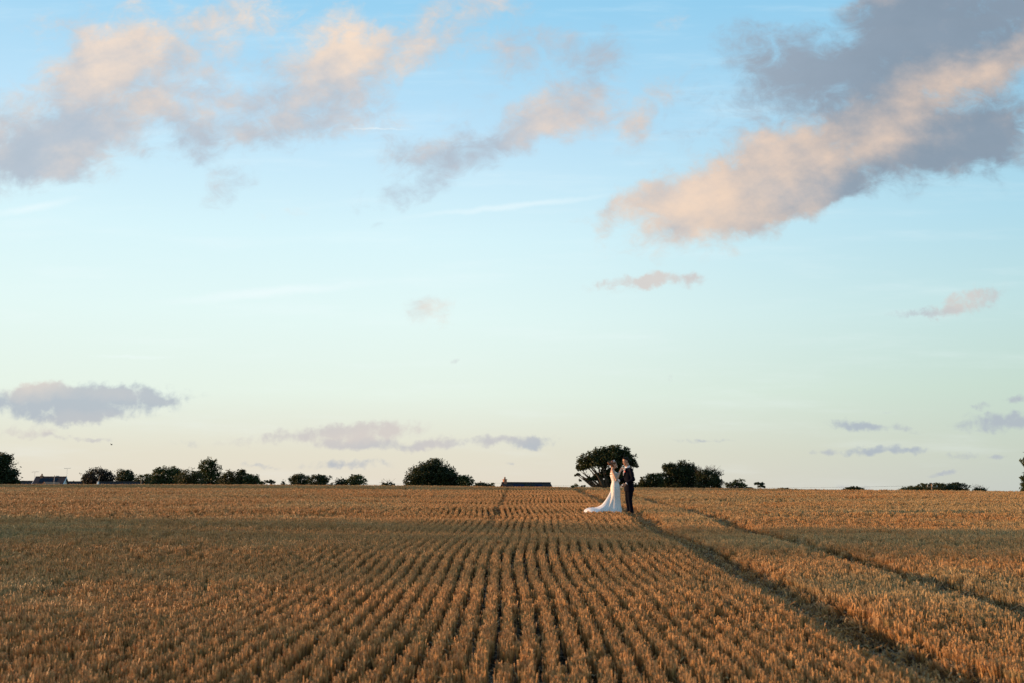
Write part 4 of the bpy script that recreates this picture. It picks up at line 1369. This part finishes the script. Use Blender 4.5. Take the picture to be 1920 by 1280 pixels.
    for i, (x, hw, zt, th) in enumerate(stations):
        t_ = i / (len(stations) - 1)
        ring = []
        for k in range(n):
            w = 2 * math.pi * k / n
            yy = hw * math.cos(w)
            fold = (.016 + .022 * t_) * math.sin(yy * 46 + 1.5 * math.sin(x * 9)) + .008 * math.sin(yy * 90 + x * 22)
            arch = (1 - (yy / max(hw, .01)) ** 2)
            dropz = (zt - .10) * (1 - arch ** .55) * (1 - .35 * t_)
            up = math.sin(w) >= 0
            z = zt - dropz + fold * arch ** .3 - (0 if up else th)
            xx = x - .04 * (1 - arch) * (1 if t_ < .5 else -1.2) + .012 * math.sin(yy * 35)
            ring.append((xx, yy, max(z, .06)))
        rg.append(ring)
    tm.rings(rg)
    tm.build('train', M['tulle'], gown, True)
    for s in (-1, 1):
        MB().rings([ering((.04 + .02 * q, s * .085, .01 + .03 * q), .11 - .02 * q, .042 - .005 * q, 14) for q in range(3)]).build('shoe', M['petal'], B, True)
    return B
bride()

# small white buttonhole flower she pins on
# ---------------------------------------------------------------- groom (faces -x, turned a little to the camera)
def groom():
    g = Hs(*GROOM)
    G = empty('person', (GROOM[0], GROOM[1], g), R(14))
    tag(G, 'groom in a dark navy suit and white shirt looking down at the bride', 'person')
    mb = MB()
    # nearly hidden body under the suit
    tor = [((.03, 0, .88), .095, .150), ((.02, 0, 1.0), .095, .145), ((.01, 0, 1.15), .105, .160), ((0, 0, 1.30), .110, .180), ((.005, 0, 1.40), .085, .170),
           ((.005, 0, 1.455), .060, .100)]
    mb.rings([ering(c, rx, ry, 20) for c, rx, ry in tor])
    mb.tube([(.005, 0, 1.42), (-.015, 0, 1.50), (-.040, 0, 1.58), (-.050, 0, 1.63)], [.070, .062, .062, .058], 14)
    LEG = {}
    for s in (-1, 1):
        LEG[s] = [(.02, s * .09, .92), (.0, s * .10, .52), (.005, s * .10, .47), (.035, s * .105, .30), (.045, s * .11, .09)]
        mb.tube(LEG[s], [.085, .060, .055, .052, .036], 12)
        mb.tube([(.07, s * .11, .06), (-.03, s * .12, .045), (-.11, s * .13, .035)], [.036, .038, .030], 10)
    # arms (s=+1 is y+, the far, right arm; s=-1 near, left arm)
    ARM = {-1: [Vector((.015, -.205, 1.41)), Vector((.055, -.262, 1.12)), Vector((-.155, -.215, .985))],
           1: [Vector((.015, .205, 1.41)), Vector((-.02, .265, 1.13)), Vector((-.26, .15, 1.08))]}
    for s, (sh, e, w_) in ARM.items():
        mb.tube([sh + Vector((0, -s * .06, .01)), sh, sh.lerp(e, .5), e, e.lerp(w_, .35), w_], [.05, .055, .044, .036, .036, .028], 12)
        if s < 0: d = Vector((-.80, 0.05, -.62)).normalized()
        else: d = Vector((-1, -.25, -.1)).normalized()
        pc = w_ + d * .062
        side = Vector((-.3, s * .2, 1)); side = (side - d * side.dot(d)).normalized()
        nrm = d.cross(side).normalized()
        if nrm.y * s > 0: nrm = -nrm
        finger_set(mb, w_, pc, d, nrm, side, 0.38, 1.05)
    hs = .122
    fw = Vector((-1, -.05, -.26)).normalized()
    upv = (Vector((0, 0, 1)) - fw * fw.z).normalized()
    HC = Vector((-.075, 0, 1.672))
    P = head(mb, HC, fw, upv, hs, True)
    fused('body', mb, M['skin_m'], G, .007, 4)
    face_parts(P, hs, G, True)
    hm = MB()
    hm.ball(P(-.20, 0, .38), (.098, .084, .080), 18, 12)
    hm.ball(P(-.48, 0, .02), (.050, .076, .075), 16, 10)
    hm.ball(P(.22, 0, .80), (.055, .062, .034), 14, 8)
    r = np.random.default_rng(9)
    for q in range(24):
        a, b = r.uniform(-.8, .6), r.uniform(-.5, .5)
        hm.ball(P(a * .8, b, .92 - .3 * a * a - .35 * b * b), (.018, .014, .014), 7, 5)
    fused('hair', hm, M['hair_m'], G, .006, 2)
    # trousers
    tr = MB()
    tr.rings([ering((.03, 0, .98), .105, .160, 24), ering((.03, 0, .88), .112, .170, 24), ering((.028, 0, .80), .105, .165, 24)])
    for s in (-1, 1):
        tr.tube([(.028, s * .085, .90), (.015, s * .092, .72), (.002, s * .10, .52), (.012, s * .10, .44), (.034, s * .105, .28), (.045, s * .11, .10)],
                [(.092, .100), (.088, .096), .072, .068, .064, .068], 16)
    fused('trousers', tr, M['suit'], G, .009, 5)
    # jacket
    jk = MB()
    jp = [((.02, 0, .76), .145, .195), ((.02, 0, .84), .142, .192), ((.018, 0, .95), .128, .180), ((.012, 0, 1.06), .120, .176), ((.006, 0, 1.18), .130, .190),
          ((0, 0, 1.30), .136, .205), ((.004, 0, 1.38), .118, .205), ((.010, 0, 1.44), .088, .165), ((.012, 0, 1.475), .070, .100)]
    jk.rings([ering(c, rx, ry, 28, p=2.3) for c, rx, ry in jp])
    for s, (sh, e, w_) in ARM.items():
        we = e.lerp(w_, .90)
        jk.tube([sh + Vector((0, -s * .07, .012)), sh, sh.lerp(e, .3), sh.lerp(e, .7), e + Vector((.008, 0, 0)), e.lerp(w_, .4), we],
                [.052, .066, .066, .062, .060, .054, .046], 16)
        jk.ball(e + Vector((.004, 0, 0)), .066, 14, 10); jk.ball(e.lerp(sh, .12), .065, 14, 10); jk.ball(e.lerp(w_, .15), .062, 14, 10)
    jacket = fused('jacket', jk, M['suit'], G, .009, 5)
    # shirt front, collar, tie, cuffs
    sf = MB()
    sf.v = [(-.100, -.045, 1.475), (-.100, .045, 1.475), (-.146, .020, 1.26), (-.146, -.020, 1.26), (-.05, -.05, 1.475), (-.05, .05, 1.475), (-.10, .03, 1.26), (-.10, -.03, 1.26)]
    sf.f = [(0, 1, 2, 3), (4, 7, 6, 5), (0, 4, 5, 1), (3, 2, 6, 7), (0, 3, 7, 4), (1, 5, 6, 2)]
    shirt = sf.build('shirt', M['shirt'], G)
    ck = []
    for k in range(20):
        w = 2 * math.pi * k / 20
        ck.append((-.018 - .067 * math.cos(w), .066 * math.sin(w), 1.500 - .026 * math.cos(w)))
    ck.append(ck[0])
    MB().tube(ck, [(.007, .022)] * 21, 8, cap=False).build('collar', M['shirt'], shirt, True)
    for s, (sh, e, w_) in ARM.items():
        d = (w_ - e).normalized()
        MB().tube([w_ - d * .030, w_ - d * .002], [.039, .037], 14).build('cuff', M['shirt'], shirt, True)
    MB().tube([(-.104, -.004, 1.465), (-.125, -.003, 1.435), (-.152, 0, 1.34), (-.158, 0, 1.24)], [(.018, .012), (.014, .008), (.026, .006), (.030, .005)], 10).build('tie', M['tie'], G, True)
    for s in (-1, 1):     # lapels
        lp = MB()
        lp.v = [(-.085, s * .062, 1.475), (-.120, s * .105, 1.40), (-.147, s * .112, 1.345), (-.158, s * .022, 1.16), (-.152, s * .028, 1.26), (-.110, s * .046, 1.47)]
        lp.v += [(x + .012, y, z) for x, y, z in lp.v]
        lp.f = [(0, 1, 2, 3, 4, 5), (11, 10, 9, 8, 7, 6)] + [(i, (i + 1) % 6, 6 + (i + 1) % 6, 6 + i) for i in range(6)]
        lp.build('lapel', M['suit'], jacket)
    ps = MB(); ps.v = [(-.146, -.085, 1.335), (-.138, -.132, 1.345), (-.146, -.125, 1.39), (-.150, -.104, 1.375), (-.148, -.088, 1.395)]
    ps.v += [(x - .012, y - .008, z) for x, y, z in ps.v]
    ps.f = [(4, 3, 2, 1, 0), (5, 6, 7, 8, 9)] + [(i, (i + 1) % 5, 5 + (i + 1) % 5, 5 + i) for i in range(5)]
    ps.build('pocket_square', M['red'], G)
    fl = MB()
    c = Vector((-.175, -.075, 1.425))
    for q in range(9):
        a = q * 2.4; rr_ = .006 * math.sqrt(q)
        fl.ball(c + Vector((-.006 + rr_ * .3, rr_ * math.cos(a) * 1.4, rr_ * math.sin(a) * 1.4)), (.007, .009, .009), 8, 6)
    bt = fl.build('buttonhole_flower', M['petal'], G, True)
    MB().tube([c + Vector((0, 0, -.01)), c + Vector((.01, -.005, -.06))], [.004, .003], 5).build('stem', M['stalk'], bt)
    for s in (-1, 1):
        sm = MB()
        sm.rings([ering((-.02, s * .12, .012), .150, .052, 20), ering((-.02, s * .12, .035), .148, .050, 20), ering((.0, s * .12, .065), .115, .044, 20), ering((.045, s * .115, .095), .058, .042, 20)])
        sm.build('shoe', M['shoe'], G, True)
    return G
groom()

SC.render.engine = 'CYCLES'
